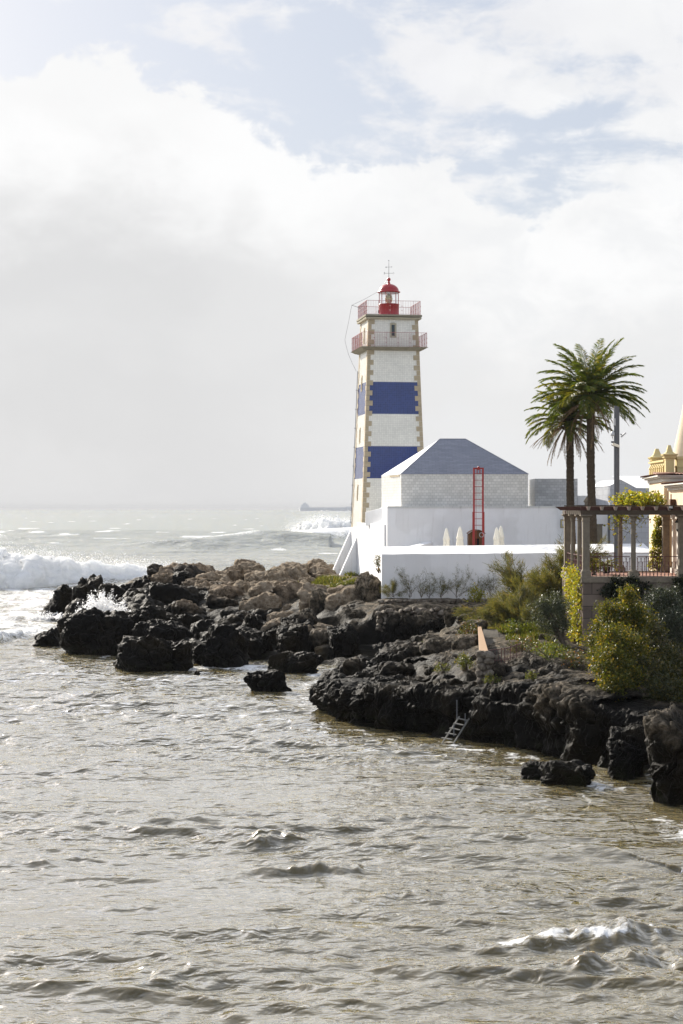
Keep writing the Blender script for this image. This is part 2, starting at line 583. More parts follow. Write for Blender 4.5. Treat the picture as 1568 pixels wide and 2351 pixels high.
M['black'] = plain('dark_interior', (0.012, 0.011, 0.010), 0.8, 0.2, 0.1)
M['orange'] = plain('orange_brick_coping', (0.36, 0.235, 0.14), 0.8, 0.2, 0.3, 4.0)
M['path'] = plain('cobbled_path', (0.11, 0.097, 0.078), 0.9, 0.15, 0.5, 6.0, 0, 0.8, 12.0)
M['court'] = plain('court_paving', (0.45, 0.43, 0.40), 0.9, 0.15, 0.2, 2.0)
M['rubble'] = rock_mat('rubble_stone', (0.05, 0.04, 0.03), (0.10, 0.08, 0.06), (0.22, 0.19, 0.15), -3.0, -2.0)
M['rock'] = rock_mat('sea_rock', (0.0050, 0.0045, 0.0036), (0.115, 0.082, 0.052), (0.30, 0.235, 0.165), 1.9, 3.6, 0.05)
M['rock_wet'] = rock_mat('wet_rock', (0.0045, 0.0041, 0.0034), (0.04, 0.033, 0.025), (0.13, 0.105, 0.08), 2.8, 5.2, 0.055)
M['rock_pale'] = rock_mat('dry_rock', (0.03, 0.026, 0.02), (0.155, 0.115, 0.075), (0.31, 0.255, 0.185), 0.6, 2.2, 0.06)
M['cliff'] = rock_mat('cliff_rock', (0.0048, 0.0043, 0.0034), (0.050, 0.042, 0.029), (0.27, 0.22, 0.16), 1.7, 3.7, 0.05)
M['palm_bark'] = plain('palm_bark', (0.062, 0.046, 0.031), 0.95, 0.1, 0.7, 7.0, 0, 1.0, 14.0)
M['bark'] = plain('grey_bark', (0.10, 0.08, 0.06), 0.9, 0.1, 0.4, 6.0)
M['frond'] = leaf_mat('palm_leaf', (0.060, 0.095, 0.016), (0.11, 0.14, 0.022), (0.22, 0.19, 0.02), 0.5)
M['frond_y'] = leaf_mat('yellowing_palm_leaf', (0.12, 0.14, 0.018), (0.24, 0.22, 0.02), None, 0.45)
M['frond_dead'] = leaf_mat('dry_palm_leaf', (0.15, 0.10, 0.06), (0.26, 0.18, 0.11), None, 0.25, 0.8)
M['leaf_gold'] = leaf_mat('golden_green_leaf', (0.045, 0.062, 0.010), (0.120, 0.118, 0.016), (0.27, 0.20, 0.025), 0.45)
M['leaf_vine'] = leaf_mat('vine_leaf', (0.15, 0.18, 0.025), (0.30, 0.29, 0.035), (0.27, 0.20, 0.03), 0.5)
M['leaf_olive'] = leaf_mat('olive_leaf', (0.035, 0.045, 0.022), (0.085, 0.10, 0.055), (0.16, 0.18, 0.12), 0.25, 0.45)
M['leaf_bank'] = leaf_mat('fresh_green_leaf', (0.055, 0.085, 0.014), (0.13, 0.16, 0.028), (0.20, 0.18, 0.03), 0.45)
M['leaf_shade'] = leaf_mat('shaded_green_leaf', (0.022, 0.030, 0.008), (0.060, 0.062, 0.014), (0.13, 0.10, 0.02), 0.3)  # darker leaf colour stands in for the shade on this bush
M['leaf_olive_shade'] = leaf_mat('shaded_olive_leaf', (0.020, 0.027, 0.014), (0.050, 0.060, 0.032), (0.10, 0.12, 0.08), 0.2, 0.45)  # olive leaf colour lowered to carry the shade
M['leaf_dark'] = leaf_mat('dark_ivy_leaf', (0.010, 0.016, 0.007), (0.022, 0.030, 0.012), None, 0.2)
M['leaf_tam'] = leaf_mat('tamarisk_spray', (0.075, 0.083, 0.03), (0.15, 0.152, 0.055), (0.20, 0.15, 0.05), 0.4, 0.7)
M['leaf_grass'] = leaf_mat('grass_blade', (0.05, 0.07, 0.012), (0.12, 0.13, 0.022), (0.19, 0.16, 0.05), 0.4)
M['leaf_scrub'] = leaf_mat('scrub_leaf', (0.04, 0.05, 0.018), (0.11, 0.11, 0.03), (0.22, 0.10, 0.03), 0.35)

# ------------------------------------------------------------------ lighthouse
M['glass'], t = material('lantern_glass')
out(t, t.n('ShaderNodeMixShader', {0: 0.14, 1: t.n('ShaderNodeBsdfTransparent').outputs[0], 2: t.n('ShaderNodeBsdfGlossy', {'Roughness': 0.03}).outputs[0]}).outputs[0])
M['lens'], t = material('fresnel_lens')
out(t, pbsdf(t, (0.42, 0.36, 0.10), 0.12, 0.8, 0.35))
M['pane'] = plain('dark_pane', (0.02, 0.03, 0.03), 0.1, 0.6, 0.1, bmp=0)

LX, LY, LR = 3.82, 140.6, R(8.7)
lh = thing('lighthouse', 'square tapering lighthouse with blue and white tiled bands under a red lantern', 'lighthouse', (LX, LY, 3.4), LR)
MW = Matrix.Translation((LX, LY, 0)) @ Matrix.Rotation(LR, 4, 'Z')


def lw(x, y, z):
    return MW @ Vector((x, y, z))


def half(z):
    return 1.99 + 0.035 * (24.0 - z) + 0.0022 * max(0.0, 17.0 - z) ** 1.5


def sq(h, z):
    return [lw(-h, -h, z), lw(h, -h, z), lw(h, h, z), lw(-h, h, z)]


b = MB()
zs = [7.4 + i * (24.05 - 7.4) / 12 for i in range(13)]
for i in range(12):
    a0, a1 = sq(half(zs[i]), zs[i]), sq(half(zs[i + 1]), zs[i + 1])
    b.add(a0 + a1, [(0, 1, 5, 4), (1, 2, 6, 5), (2, 3, 7, 6), (3, 0, 4, 7)])
b.build('tower_wall', M['tower'], lh)
rq = random.Random(3)
QB = {c: MB() for c in ((-1, -1), (1, -1), (1, 1), (-1, 1))}
k, z = 0, 7.42
while z < 23.9:
    hgt = 0.405
    z2 = min(z + hgt, 24.0)
    for cxs, cys in ((-1, -1), (1, -1), (1, 1), (-1, 1)):
        flip = (k + (cxs * cys > 0)) % 2
        la, lb = (0.52, 0.27) if flip else (0.27, 0.50)
        if rq.random() < 0.25:
            la += rq.uniform(-.03, .05)
        p0, p1 = half(z) + 0.022, half(z2) + 0.022
        h0, h1 = [], []
        for pp, hh in ((p0, h0), (p1, h1)):
            zz = z + 0.008 if hh is h0 else z2 - 0.008
            c = [(cxs * (pp - la), cys * pp), (cxs * pp, cys * pp), (cxs * pp, cys * (pp - lb)), (cxs * (pp - la), cys * (pp - lb))]
            if cxs * cys < 0:
                c = c[::-1]
            hh += [lw(x, y, zz) for x, y in c]
        QB[(cxs, cys)].hexa(h0, h1)
    z, k = z2, k + 1
for qb in QB.values():
    qb.build('quoin', M['quoin'], lh)
# white plastered base with sloping buttresses on the sea side
b = MB()
b.hexa(sq(2.80, 3.0), sq(2.78, 7.42))
base = b.build('base', M['white'], lh)
for ly, th in ((2.15, 0.50), (-2.20, 0.55)):
    b = MB()
    x0, d = -2.76, 1.75
    v = []
    for yy in (ly - th / 2, ly + th / 2):
        v += [lw(x0 + .1, yy, 2.9), lw(x0 - d - .12, yy, 2.9), lw(x0 - d, yy, 3.4), lw(x0 - .02, yy, 7.25), lw(x0 + .1, yy, 7.25)]
    b.add(v, [(0, 1, 2, 3, 4), (9, 8, 7, 6, 5), (0, 5, 6, 1), (1, 6, 7, 2), (2, 7, 8, 3), (3, 8, 9, 4), (4, 9, 5, 0)])
    b.build('buttress', M['white'], lh, bevel=0.02)


def slab(h, z0, z1, mat, name='gallery_floor', tip=0.0):
    b = MB()
    b.hexa(sq(h - tip, z0), sq(h, z1))
    return b.build(name, mat, lh, bevel=0.015)


def gallery_rail(h, z, ht, nm='railing'):
    rl = MB()
    c = [(-h, -h), (h, -h), (h, h), (-h, h)]
    for i in range(4):
        p, q = c[i], c[(i + 1) % 4]
        for zz, wd in ((z + ht, 0.026), (z + 0.06, 0.014)):
            rl.bar(lw(*p, zz), lw(*q, zz), wd)
        n = int(2 * h / 0.135)
        for j in range(n + 1):
            f = j / n
            x, y = p[0] + (q[0] - p[0]) * f, p[1] + (q[1] - p[1]) * f
            if j % 7 == 0:
                rl.bar(lw(x, y, z), lw(x, y, z + ht), 0.026)
                for kz in (0.3, 0.62):
                    rl.tube([lw(x, y, z + ht * kz - .05), lw(x, y, z + ht * kz), lw(x, y, z + ht * kz + .05)], [0.015, 0.04, 0.015], 6)
            else:
                rl.bar(lw(x, y, z + 0.05), lw(x, y, z + ht), 0.012)
    return rl.build(nm, M['red_rail'], lh)


slab(2.72, 21.60, 21.80, M['slab'], tip=0.35)
slab(2.30, 21.55, 21.60, M['slab'], 'corbel', tip=0.10)
gallery_rail(2.60, 21.80, 1.14)
slab(2.28, 24.24, 24.40, M['slab'])
slab(2.02, 24.18, 24.24, M['slab'], 'corbel')
slab(2.27, 24.04, 24.18, M['slab_pale'], 'gallery_floor', tip=0.05)
gallery_rail(2.16, 24.40, 1.10)
# windows: one in the near face above the lower gallery, four slits in the left face


def slit(face, off, z0, z1, wd, pane):
    b = MB()
    zc = (z0 + z1) / 2
    h = half(zc)
    fr = 0.13

    def q(x, d, z):
        hh = half(z) + d
        return lw(x, -hh, z) if face == 'near' else lw(-hh, x, z)
    for (xa, xb, za, zb) in ((off - wd / 2 - fr, off - wd / 2, z0 - fr, z1 + fr), (off + wd / 2, off + wd / 2 + fr, z0 - fr, z1 + fr), (off - wd / 2, off + wd / 2, z1, z1 + fr + .04), (off - wd / 2, off + wd / 2, z0 - fr, z0)):
        bt = [q(xa, -.05, za), q(xb, -.05, za), q(xb, .035, za), q(xa, .035, za)]
        tp = [q(xa, -.05, zb), q(xb, -.05, zb), q(xb, .035, zb), q(xa, .035, zb)]
        b.hexa(bt, tp)
    wnd = b.build('window', M['quoin'] if face != 'near' else M['slab_pale'], lh)
    p = MB()
    p.hexa([q(off - wd / 2, -.04, z0), q(off + wd / 2, -.04, z0), q(off + wd / 2, .008, z0), q(off - wd / 2, .008, z0)],
           [q(off - wd / 2, -.04, z1), q(off + wd / 2, -.04, z1), q(off + wd / 2, .008, z1), q(off - wd / 2, .008, z1)])
    po = p.build('pane', pane, lh)
    po.parent = wnd
    # the window mesh is modelled in the lighthouse frame, so the pane keeps the same frame
    return wnd


slit('near', -0.02, 22.72, 23.60, 0.26, M['pane'])
for zz in (22.35, 18.55, 14.35, 9.75):
    slit('left', -0.1 if zz > 20 else 0.3, zz, zz + 1.0, 0.20, M['slab'] if zz < 20 else M['pane'])
# lantern
ax, ay = LX, LY
b = MB().lathe(ax, ay, [(0.845, 24.40), (0.845, 24.47), (0.825, 24.49), (0.825, 25.40), (0.85, 25.42), (0.85, 25.46)], 40)
drum = b.build('lantern_base', M['red'], lh, smooth=False)
for p_ in drum.data.polygons:
    p_.use_smooth = abs(p_.normal.z) < 0.3
b = MB().bar(Vector((ax - .835, ay - .15, 24.75)), Vector((ax - .835, ay - .15, 25.0)), 0.07)
b.build('vent', M['iron'], lh)
b = MB()
for kz in range(12):
    th = 2 * math.pi * (kz + .35) / 12
    b.bar((ax + .80 * math.cos(th), ay + .80 * math.sin(th), 25.44), (ax + .80 * math.cos(th), ay + .80 * math.sin(th), 26.42), 0.034)
b.build('glazing_bars', M['red'], lh)
b = MB().lathe(ax, ay, [(0.775, 25.46), (0.775, 26.42)], 40, cap=False)
b.build('lantern_glass', M['glass'], lh, smooth=True)
prof = [(0.86, 26.38), (0.93, 26.43), (0.93, 26.46), (0.83, 26.50)]
for i in range(1, 11):
    th = i / 10 * 1.40
    prof.append((0.80 * math.cos(th) + 0.012, 26.50 + 0.61 * math.sin(th)))
prof += [(0.14, 27.11), (0.13, 27.15), (0.085, 27.2), (0.11, 27.24), (0.08, 27.28), (0.09, 27.31)]
for i in range(9):
    th = -1.2 + i / 8 * 2.55
    prof.append((0.15 * math.cos(th), 27.46 + 0.15 * math.sin(th)))
prof += [(0.03, 27.63), (0.025, 27.68)]
b = MB().lathe(ax, ay, prof, 40)
b.build('dome', M['red'], lh, smooth=True)
b = MB().lathe(ax, ay, [(0.80, 26.34), (0.80, 26.385)], 40)
b.build('ceiling_ring', M['mid_metal'], lh)
prof = [(0.10, 25.46), (0.22, 25.5)] + [(0.295 * math.sin(0.45 + i / 12 * 2.2) * (1 + 0.06 * (i % 2)), 25.52 + 0.75 * i / 12) for i in range(13)] + [(0.06, 26.32)]
b = MB().lathe(ax, ay, prof, 20)
b.build('lens', M['lens'], lh)
# weather vane with its four letters
b = MB()
b.tube([(ax, ay, 27.66), (ax, ay, 29.02)], [0.022, 0.012], 6)
b.bar((ax - .05, ay, 29.0), (ax + .05, ay, 29.0), 0.03)
b.bar((ax - .30, ay, 27.97), (ax + .30, ay, 27.97), 0.022)
b.bar((ax, ay - .30, 27.97), (ax, ay + .30, 27.97), 0.022)
b.bar((ax - .22, ay, 28.46), (ax + .22, ay, 28.48), 0.02)
b.hexa([(ax - .26, ay - .01, 28.41), (ax - .15, ay - .01, 28.45), (ax - .15, ay + .01, 28.45), (ax - .26, ay + .01, 28.41)],
       [(ax - .26, ay - .01, 28.51), (ax - .15, ay - .01, 28.47), (ax - .15, ay + .01, 28.47), (ax - .26, ay + .01, 28.51)])
b.add([(ax + .20, ay, 28.44), (ax + .28, ay, 28.48), (ax + .20, ay, 28.52)], [(0, 1, 2)])
vane = b.build('weather_vane', M['thin'], lh)
b = MB()
for dz in (-.07, 0, .07):
    b.bar((ax - .41, ay, 27.97 + dz), (ax - .33, ay, 27.97 + dz), 0.022)
b.bar((ax - .33, ay, 27.89), (ax - .33, ay, 28.05), 0.024)
b.build('vane_letter', M['thin'], lh)
b = MB()
ln = [(ax + .375 + .045 * math.cos(i / 12 * 6.283), ay, 27.97 + .075 * math.sin(i / 12 * 6.283)) for i in range(13)]
b.tube(ln, 0.011, 5)
b.build('vane_letter', M['thin'], lh)
# lightning conductor wire down the sea side
b = MB()
pts = [(ax, ay, 27.66), (ax - .93, ay - .1, 26.45)]
c1 = lw(-2.9, 0.8, 25.43)
for a_, b_ in zip([Vector(p) for p in pts] + [c1, lw(-3.25, 2.2, 22.75), lw(-2.9, 2.5, 21.6)], [Vector(p) for p in pts[1:]] + [c1, lw(-3.25, 2.2, 22.75), lw(-2.9, 2.5, 21.6), lw(-2.3, 2.2, 20.2)]):
    b.tube([a_, a_.lerp(b_, .5) - Vector((0, 0, .05)), b_], 0.012, 5)
b.bar(lw(-2.16, 0.8, 25.2), c1, 0.03)
zl = 20.2
prev = lw(-half(zl) - .08, half(zl) + .02, zl)
while zl > 8.2:
    z2 = zl - 1.55
    p2 = lw(-half(z2) - .08, half(z2) + .02, z2)
    b.tube([prev, p2], 0.025, 5)
    b.bar(lw(-half(z2) + .1, half(z2), z2), lw(-half(z2) - .18, half(z2), z2), 0.04)
    prev, zl = p2, z2
b.build('conductor_cable', M['thin'], lh)

# ------------------------------------------------------------------ fort: white walls, keepers' house, annexes
fort = thing('fort_wall', 'long white limewashed fort wall below the hip-roofed tiled house', 'wall', (10, 124, 3.4))
b = MB()
b.prism([(3.20, 122), (18.75, 122), (18.75, 140), (3.0, 140), (3.02, 127.5), (3.10, 125.6)], 3.4, [9.13, 9.02, 9.02, 9.02, 9.02, 9.13])
b.build('bastion', M['white'], fort, bevel=0.03)
b = MB()
b.prism([(3.225, 121.975), (18.70, 121.975), (18.70, 123.9), (3.9, 123.9)], 9.00, 9.145)
b.build('coping', M['white_stain'], fort)
b = MB()
b.prism([(3.16, 123.2), (3.05, 137.6), (1.25, 137.6), (3.02, 123.2)][::-1], 3.0, 7.86)
b.build('sea_wall', M['white'], fort, bevel=0.03)
b = MB()
pa, pb = WP(839, 1175, 131.0), WP(876.5, 1164.6, 128.0)
b.hexa([(pa.x, pa.y, 7.7), (pb.x + .3, pb.y, 7.7), (pb.x + .3, pb.y + .5, 7.7), (pa.x, pa.y + .5, 7.7)],
       [(pa.x, pa.y, 8.72), (pb.x + .3, pb.y, 9.10), (pb.x + .3, pb.y + .5, 9.10), (pa.x, pa.y + .5, 8.72)])
b.build('parapet', M['white'], fort, bevel=0.02)

hs = thing('keepers_house', 'pale tiled house with a grey hip roof beside the lighthouse', 'house', (8.5, 127.5, 8.9))
FL, FR, BR, BL = (4.25, 124.0), (13.27, 124.0), (13.45, 131.0), (3.0, 130.7)
b = MB().prism([FL, FR, BR, BL], 7.7, 11.43)
b.build('wall', M['house_tile'], hs)
EV = 11.435
o_ = 0.04
fl, fr_, br_, bl = (FL[0] - o_, FL[1] - o_, EV), (FR[0] + o_, FR[1] - o_, EV), (BR[0] + o_, BR[1] + o_, EV), (BL[0] - o_, BL[1] + o_, EV)
r1, r2 = (7.2, 127.5, 14.08), (9.07, 127.5, 14.08)
b = MB()
b.add([fl, fr_, br_, bl, r1, r2], [(0, 1, 5, 4), (1, 2, 5), (2, 3, 4, 5), (3, 2, 1, 0)])
b.build('roof', M['roof_tile'], hs)
b = MB()
b.add([fl, bl, r1, (fl[0], fl[1], EV - .001), (bl[0], bl[1], EV - .001)], [(0, 2, 1)])
b.build('lit_hip', M['white'], hs)
# the sea-side slope is whiter than the roof, its sunlight put into the colour
b = MB()
for p_, q_ in ((fl, r1), (r1, r2), (fr_, r2)):
    b.tube([p_, q_], 0.03, 6)
b.build('roof_ridge', M['roof_tile'], hs)
b = MB().box(3.95, 4.24, 124.4, 127.6, 11.26, 11.40)
b2 = MB().bar((4.14, 124.5, 11.33), (3.55, 127.5, 11.33), 0.05, 0.11)
b2.build('tile_patch', M['quoin'], hs)

an = MB()
an.prism([(UX(1228, 126.5), 126.5), (UX(1326, 126.5), 126.5), (UX(1326, 126.5), 132), (UX(1213.5, 131), 131)], 8.9, VZ(1099, 126.5))
an = an.build('tiled_annex', M['house_tile2'])
tag(an, 'low grey tiled block with a flat roof just right of the hip-roofed house', 'building')
lw_ = MB().box(UX(1326, 128) + .02, UX(1392, 128), 128.0, 128.6, 8.6, VZ(1138, 128))
tag(lw_.build('courtyard_wall', M['white'], bevel=0.02), 'plain shaded white wall seen between the two palm trunks', 'wall')
fin = thing('stone_finial', 'small pointed stone finial left of the taller palm trunk', 'finial', (UX(1347, 121.2), 123.0, 9.1))
fx, fy = UX(1347, 123), 123.0
b = MB().box(fx - .14, fx + .14, fy - .14, fy + .14, 9.0, 9.38)
b.build('shaft', M['stone'], fin)
b = MB()
b.hexa([(fx - .13, fy - .13, 9.38), (fx + .13, fy - .13, 9.38), (fx + .13, fy + .13, 9.38), (fx - .13, fy + .13, 9.38)], [(fx - .22, fy - .22, 9.5), (fx + .22, fy - .22, 9.5), (fx + .22, fy + .22, 9.5), (fx - .22, fy + .22, 9.5)])
b.add([(fx - .2, fy - .2, 9.5), (fx + .2, fy - .2, 9.5), (fx + .2, fy + .2, 9.5), (fx - .2, fy + .2, 9.5), (fx, fy, 9.86)], [(0, 1, 4), (1, 2, 4), (2, 3, 4), (3, 0, 4)])
b.build('cap', M['stone'], fin)

wh = thing('gabled_house', 'white and grey tiled house with a pale roof behind the lamp pole', 'house', (UX(1440, 124), 125, 5))
Yg = 123.0
b = MB()
gv = [(UX(1400.7, Yg), VZ(1116, Yg)), (UX(1423.8, Yg), VZ(1101.5, Yg)), (UX(1461, Yg), VZ(1120.5, Yg)), (UX(1500, Yg), VZ(1121, Yg)), (UX(1506, Yg), 5.0), (UX(1400.7, Yg), 5.0)]
b.add([(x, Yg, z) for x, z in gv] + [(x + (-.45 if i in (0, 5) else 0), 130.0, z) for i, (x, z) in enumerate(gv)],
      [(5, 4, 3, 2, 1, 0), (11, 5, 0, 6), (4, 10, 9, 3), (6, 7, 8, 9, 10, 11)])
b.build('wall', M['far_tile'], wh)
b = MB()
A_ = [(gv[0][0] - .03, Yg - .03, gv[0][1]), (gv[1][0], Yg - .03, gv[1][1] + .02), (gv[1][0] - .3, 130, gv[1][1] + .02), (gv[0][0] - .5, 130, gv[0][1])]
b.add(A_, [(0, 1, 2, 3)])
e1, e2 = (gv[2][0], Yg - .05, gv[2][1] + .02), (gv[3][0], Yg - .05, gv[3][1] + .02)
b.add([(gv[1][0], Yg - .03, gv[1][1] + .021), e1, e2, (UX(1498, Yg) + .1, 127.5, gv[1][1] + .35), (gv[1][0] + .1, 127.5, gv[1][1] + .35)], [(0, 1, 2, 3, 4)])
b.build('roof', M['white'], wh)
b = MB().box(UX(1396, 121.5), UX(1400.5, 121.5), 121.45, 121.7, 5.0, 8.8)
b.build('drainpipe', M['dark_metal'], wh)
b = MB().box(UX(1392, 121.9), UX(1409, 121.9), 121.85, 122.0, 5.0, VZ(1206, 121.9))
gp = MB().box(UX(1384.5, 120.5), UX(1407.0, 120.5), 120.3, 120.7, 5.0, VZ(1206, 120.5))
gp = MB().box(UX(1369.0, 120.5), UX(1382.0, 120.5), 120.3, 120.7, 5.0, VZ(1206, 120.5))
gp.box(UX(1369.0, 120.5) - .05, UX(1382.0, 120.5) + .05, 120.25, 120.75, VZ(1206, 120.5), VZ(1203, 120.5))
tag(gp.build('gate_pillar', M['old_stone']), 'grey stone gate pillar beside the taller palm trunk', 'pillar')

# tile sign on the fort wall
sg = thing('wall_sign', 'tiled wall sign with yellow border reading FAROL DE STA MARTA', 'sign', (UX(1301, 122), 121.95, VZ(1212, 121.95)))
x0, x1, z0, z1 = UX(1286.7, 121.9), UX(1318, 121.9), VZ(1212.2, 121.9), VZ(1192.2, 121.9)
M['sign_frame'] = plain('sign_frame', (0.16, 0.15, 0.15), 0.6)
M['sign_border'] = plain('yellow_glazed_border', (0.48, 0.40, 0.20), 0.35, 0.5, 0.5, 22.0)
M['sign_face'] = plain('white_glaze', (0.62, 0.62, 0.66), 0.3, 0.5, 0.05)
M['ink'] = plain('dark_blue_glaze', (0.03, 0.035, 0.11), 0.4)
MB().box(x0, x1, 121.94, 121.999, z0, z1).build('frame', M['sign_frame'], sg)
MB().box(x0 + .03, x1 - .03, 121.925, 121.938, z0 + .03, z1 - .03).build('border', M['sign_border'], sg)
fb = MB().box(x0 + .12, x1 - .12, 121.912, 121.923, z0 + .12, z1 - .12).build('face', M['sign_face'], sg)
xc_ = (x0 + x1) / 2
for txt, xx, zz, sz in (('FAROL', xc_, z1 - .225, .15), ('DE', xc_, z1 - .31, .08), ('S', xc_ - .305, z0 + .14, .14), ('ta', xc_ - .225, z0 + .19, .075), ('MARTA', xc_ + .09, z0 + .14, .14)):
    cu = bpy.data.curves.new('text', 'FONT')
    cu.body = txt
    cu.size = sz
    cu.align_x = 'CENTER'
    cu.extrude = 0.002
    cu.offset = 0.002
    to = bpy.data.objects.new('text_source', cu)
    me = bpy.data.meshes.new_from_object(to)
    bpy.data.objects.remove(to)
    Vt = np.array([v.co for v in me.vertices])
    Wt = np.stack([xx + Vt[:, 0], 121.9085 + 0 * Vt[:, 0] - Vt[:, 2], zz + Vt[:, 1]], 1)
    Wt = to_local(Wt, sg)
    for v, c in zip(me.vertices, Wt):
        v.co = c
    link_mesh('lettering', me, M['ink'], sg)

# lower white wall with its sloping coping
gw = thing('garden_wall', 'low white wall with a bright sloping top in front of the closed umbrellas', 'wall', (11, 111, 3.0))
xl, xr = UX(876.5, 110), UX(1500, 110)
b = MB()
n = 24
zt = [VZ(1272.5 - 4.5 * i / n + .5 * math.sin(i * 1.7), 110) for i in range(n + 1)]
for i in range(n):
    xa, xb = xl + (xr - xl) * i / n, xl + (xr - xl) * (i + 1) / n
    b.add([(xa, 110, 2.2), (xb, 110, 2.2), (xb, 110, zt[i + 1]), (xa, 110, zt[i]), (xa, 113.6, VZ(1255 - 7.4 * i / n, 113.6)), (xb, 113.6, VZ(1255 - 7.4 * (i + 1) / n, 113.6)), (xa, 113.6, 2.2), (xb, 113.6, 2.2)],
          [(0, 1, 2, 3), (3, 2, 5, 4), (4, 5, 7, 6)])
b.add([(xl, 110, 2.2), (xl, 110, zt[0]), (xl, 113.6, VZ(1255, 113.6)), (xl, 113.6, 2.2)], [(0, 1, 2, 3)])
b.add([(xr, 110, 2.2), (xr, 110, zt[-1]), (xr, 113.6, VZ(1247.6, 113.6)), (xr, 113.6, 2.2)], [(3, 2, 1, 0)])
b.build('wall_body', M['white'], gw)
b = MB()
q0, q1 = WP(893, 1267.5, 114.0), WP(979, 1245.5, 119.5)
b.hexa([(q0.x, q0.y, 4.5), (q0.x + .55, q0.y, 4.5), (q1.x + .35, q1.y, 4.5), (q1.x - .2, q1.y, 4.5)], [(q0.x, q0.y, q0.z), (q0.x + .55, q0.y, q0.z), (q1.x + .35, q1.y, q1.z), (q1.x - .2, q1.y, q1.z)])
q0, q1 = WP(908, 1261, 116), WP(984, 1243.8, 121.0)
b.hexa([(q0.x, q0.y, 4.5), (q0.x + .3, q0.y, 4.5), (q1.x + .3, q1.y, 4.5), (q1.x - .1, q1.y, 4.5)], [(q0.x, q0.y, q0.z), (q0.x + .3, q0.y, q0.z), (q1.x + .3, q1.y, q1.z), (q1.x - .1, q1.y, q1.z)])
b.build('stepped_parapet', M['white'], gw, bevel=0.02)
MB().box(3.3, 21, 113.7, 121.9, 4.6, 5.2).build('courtyard', M['court'])['kind'] = 'structure'

# red ladder frame over the brown kiosk
kx0, kx1, ky = UX(1075.5, 118.3), UX(1112.5, 118.3), 118.3
ki = thing('kiosk', 'small brown plank kiosk with a curved roof under the red ladder', 'kiosk', ((kx0 + kx1) / 2, ky, 5.2))
kz = VZ(1225.5, ky)
MB().box(kx0, kx1, ky, ky + 1.1, 5.2, kz).build('wall', M['wood'], ki)
b = MB()
for i in range(8):
    f0, f1 = i / 8, (i + 1) / 8
    xa, xb = kx0 - .06 + (kx1 - kx0 + .12) * f0, kx0 - .06 + (kx1 - kx0 + .12) * f1
    za, zb = kz + .26 * math.sin(math.pi * f0) ** .8, kz + .26 * math.sin(math.pi * f1) ** .8
    b.hexa([(xa, ky - .1, za), (xb, ky - .1, zb), (xb, ky + 1.2, zb), (xa, ky + 1.2, za)], [(xa, ky - .1, za + .035), (xb, ky - .1, zb + .035), (xb, ky + 1.2, zb + .035), (xa, ky + 1.2, za + .035)])
for i in range(8):
    f0, f1 = i / 8, (i + 1) / 8
    xa, xb = kx0 + (kx1 - kx0) * f0, kx0 + (kx1 - kx0) * f1
    za, zb = kz + .25 * math.sin(math.pi * f0) ** .8, kz + .25 * math.sin(math.pi * f1) ** .8
    b.add([(xa, ky + .003, kz - .01), (xb, ky + .003, kz - .01), (xb, ky + .003, zb), (xa, ky + .003, za)], [(0, 1, 2, 3)])
b.build('roof', M['wood'], ki)
b = MB().box(kx0 + .03, kx0 + .32, ky - .03, ky - .003, 5.25, kz - .04)
b.build('shutter', M['wood'], ki)
b = MB().box(kx0 + .325, kx0 + .345, ky - .04, ky - .003, 5.2, kz)
b.build('trim', M['mid_metal'], ki)
b = MB().box(kx0 + .48, kx0 + .72, ky - .02, ky - .003, 5.2, kz - .32)
b.build('door', M['black'], ki)
rf = thing('red_ladder', 'tall red steel ladder frame standing in front of the tiled house', 'ladder', (UX(1098, 117.9), 117.9, 5.2))
ly_ = 117.9
a0, a1 = UX(1088.2, ly_), UX(1108.8, ly_)
zt_ = VZ(1073.5, ly_)
for xx, sgn in ((a0, -1), (a1, 1)):
    b = MB()
    b.box(xx - .06, xx + .06, ly_, ly_ + .12, 5.2, zt_)
    b.box(xx - .03 + sgn * .075, xx + .03 + sgn * .075, ly_ + .02, ly_ + .10, 5.2, zt_ - 3.0)
    b.build('rail', M['red_frame'], rf)
zr = VZ(1087.5, ly_)
for i in range(9):
    MB().box(a0 + .06, a1 - .06, ly_ + .04, ly_ + .075, zr - i * .436 - .018, zr - i * .436 + .018).build('rung', M['red_frame'], rf)
MB().box(a0 + .06, a1 - .06, ly_, ly_ + .10, zt_ - .11, zt_ - .002).build('head_beam', M['red_frame'], rf)
b = MB()
for dx in (-.12, .07):
    b.box((a0 + a1) / 2 + dx, (a0 + a1) / 2 + dx + .06, ly_ + .01, ly_ + .09, zr + .018, zt_ - .11)
b.lathe((a0 + a1) / 2, ly_ - .05, [(.05, zt_ - .16), (.07, zt_ - .1), (.07, zt_ + .05), (.05, zt_ + .08)], 10)
b.build('pulley', M['red_frame'], rf)
MB().tube([(a0 + .13, ly_ - .03, zr - .1), (a0 + .15, ly_ - .04, 5.3)], 0.015, 5).build('rope', M['red_frame'], rf)
ln = [(a1 - .10 + .15 * math.cos(i / 16 * 6.283), ly_ - .06, VZ(1228, ly_) + .15 * math.sin(i / 16 * 6.283)) for i in range(17)]
b = MB().tube(ln, 0.018, 6)
tag(b.build('hose_coil', M['mid_metal']), 'pale hose looped on the right foot of the red ladder', 'hose')

# closed cream umbrellas


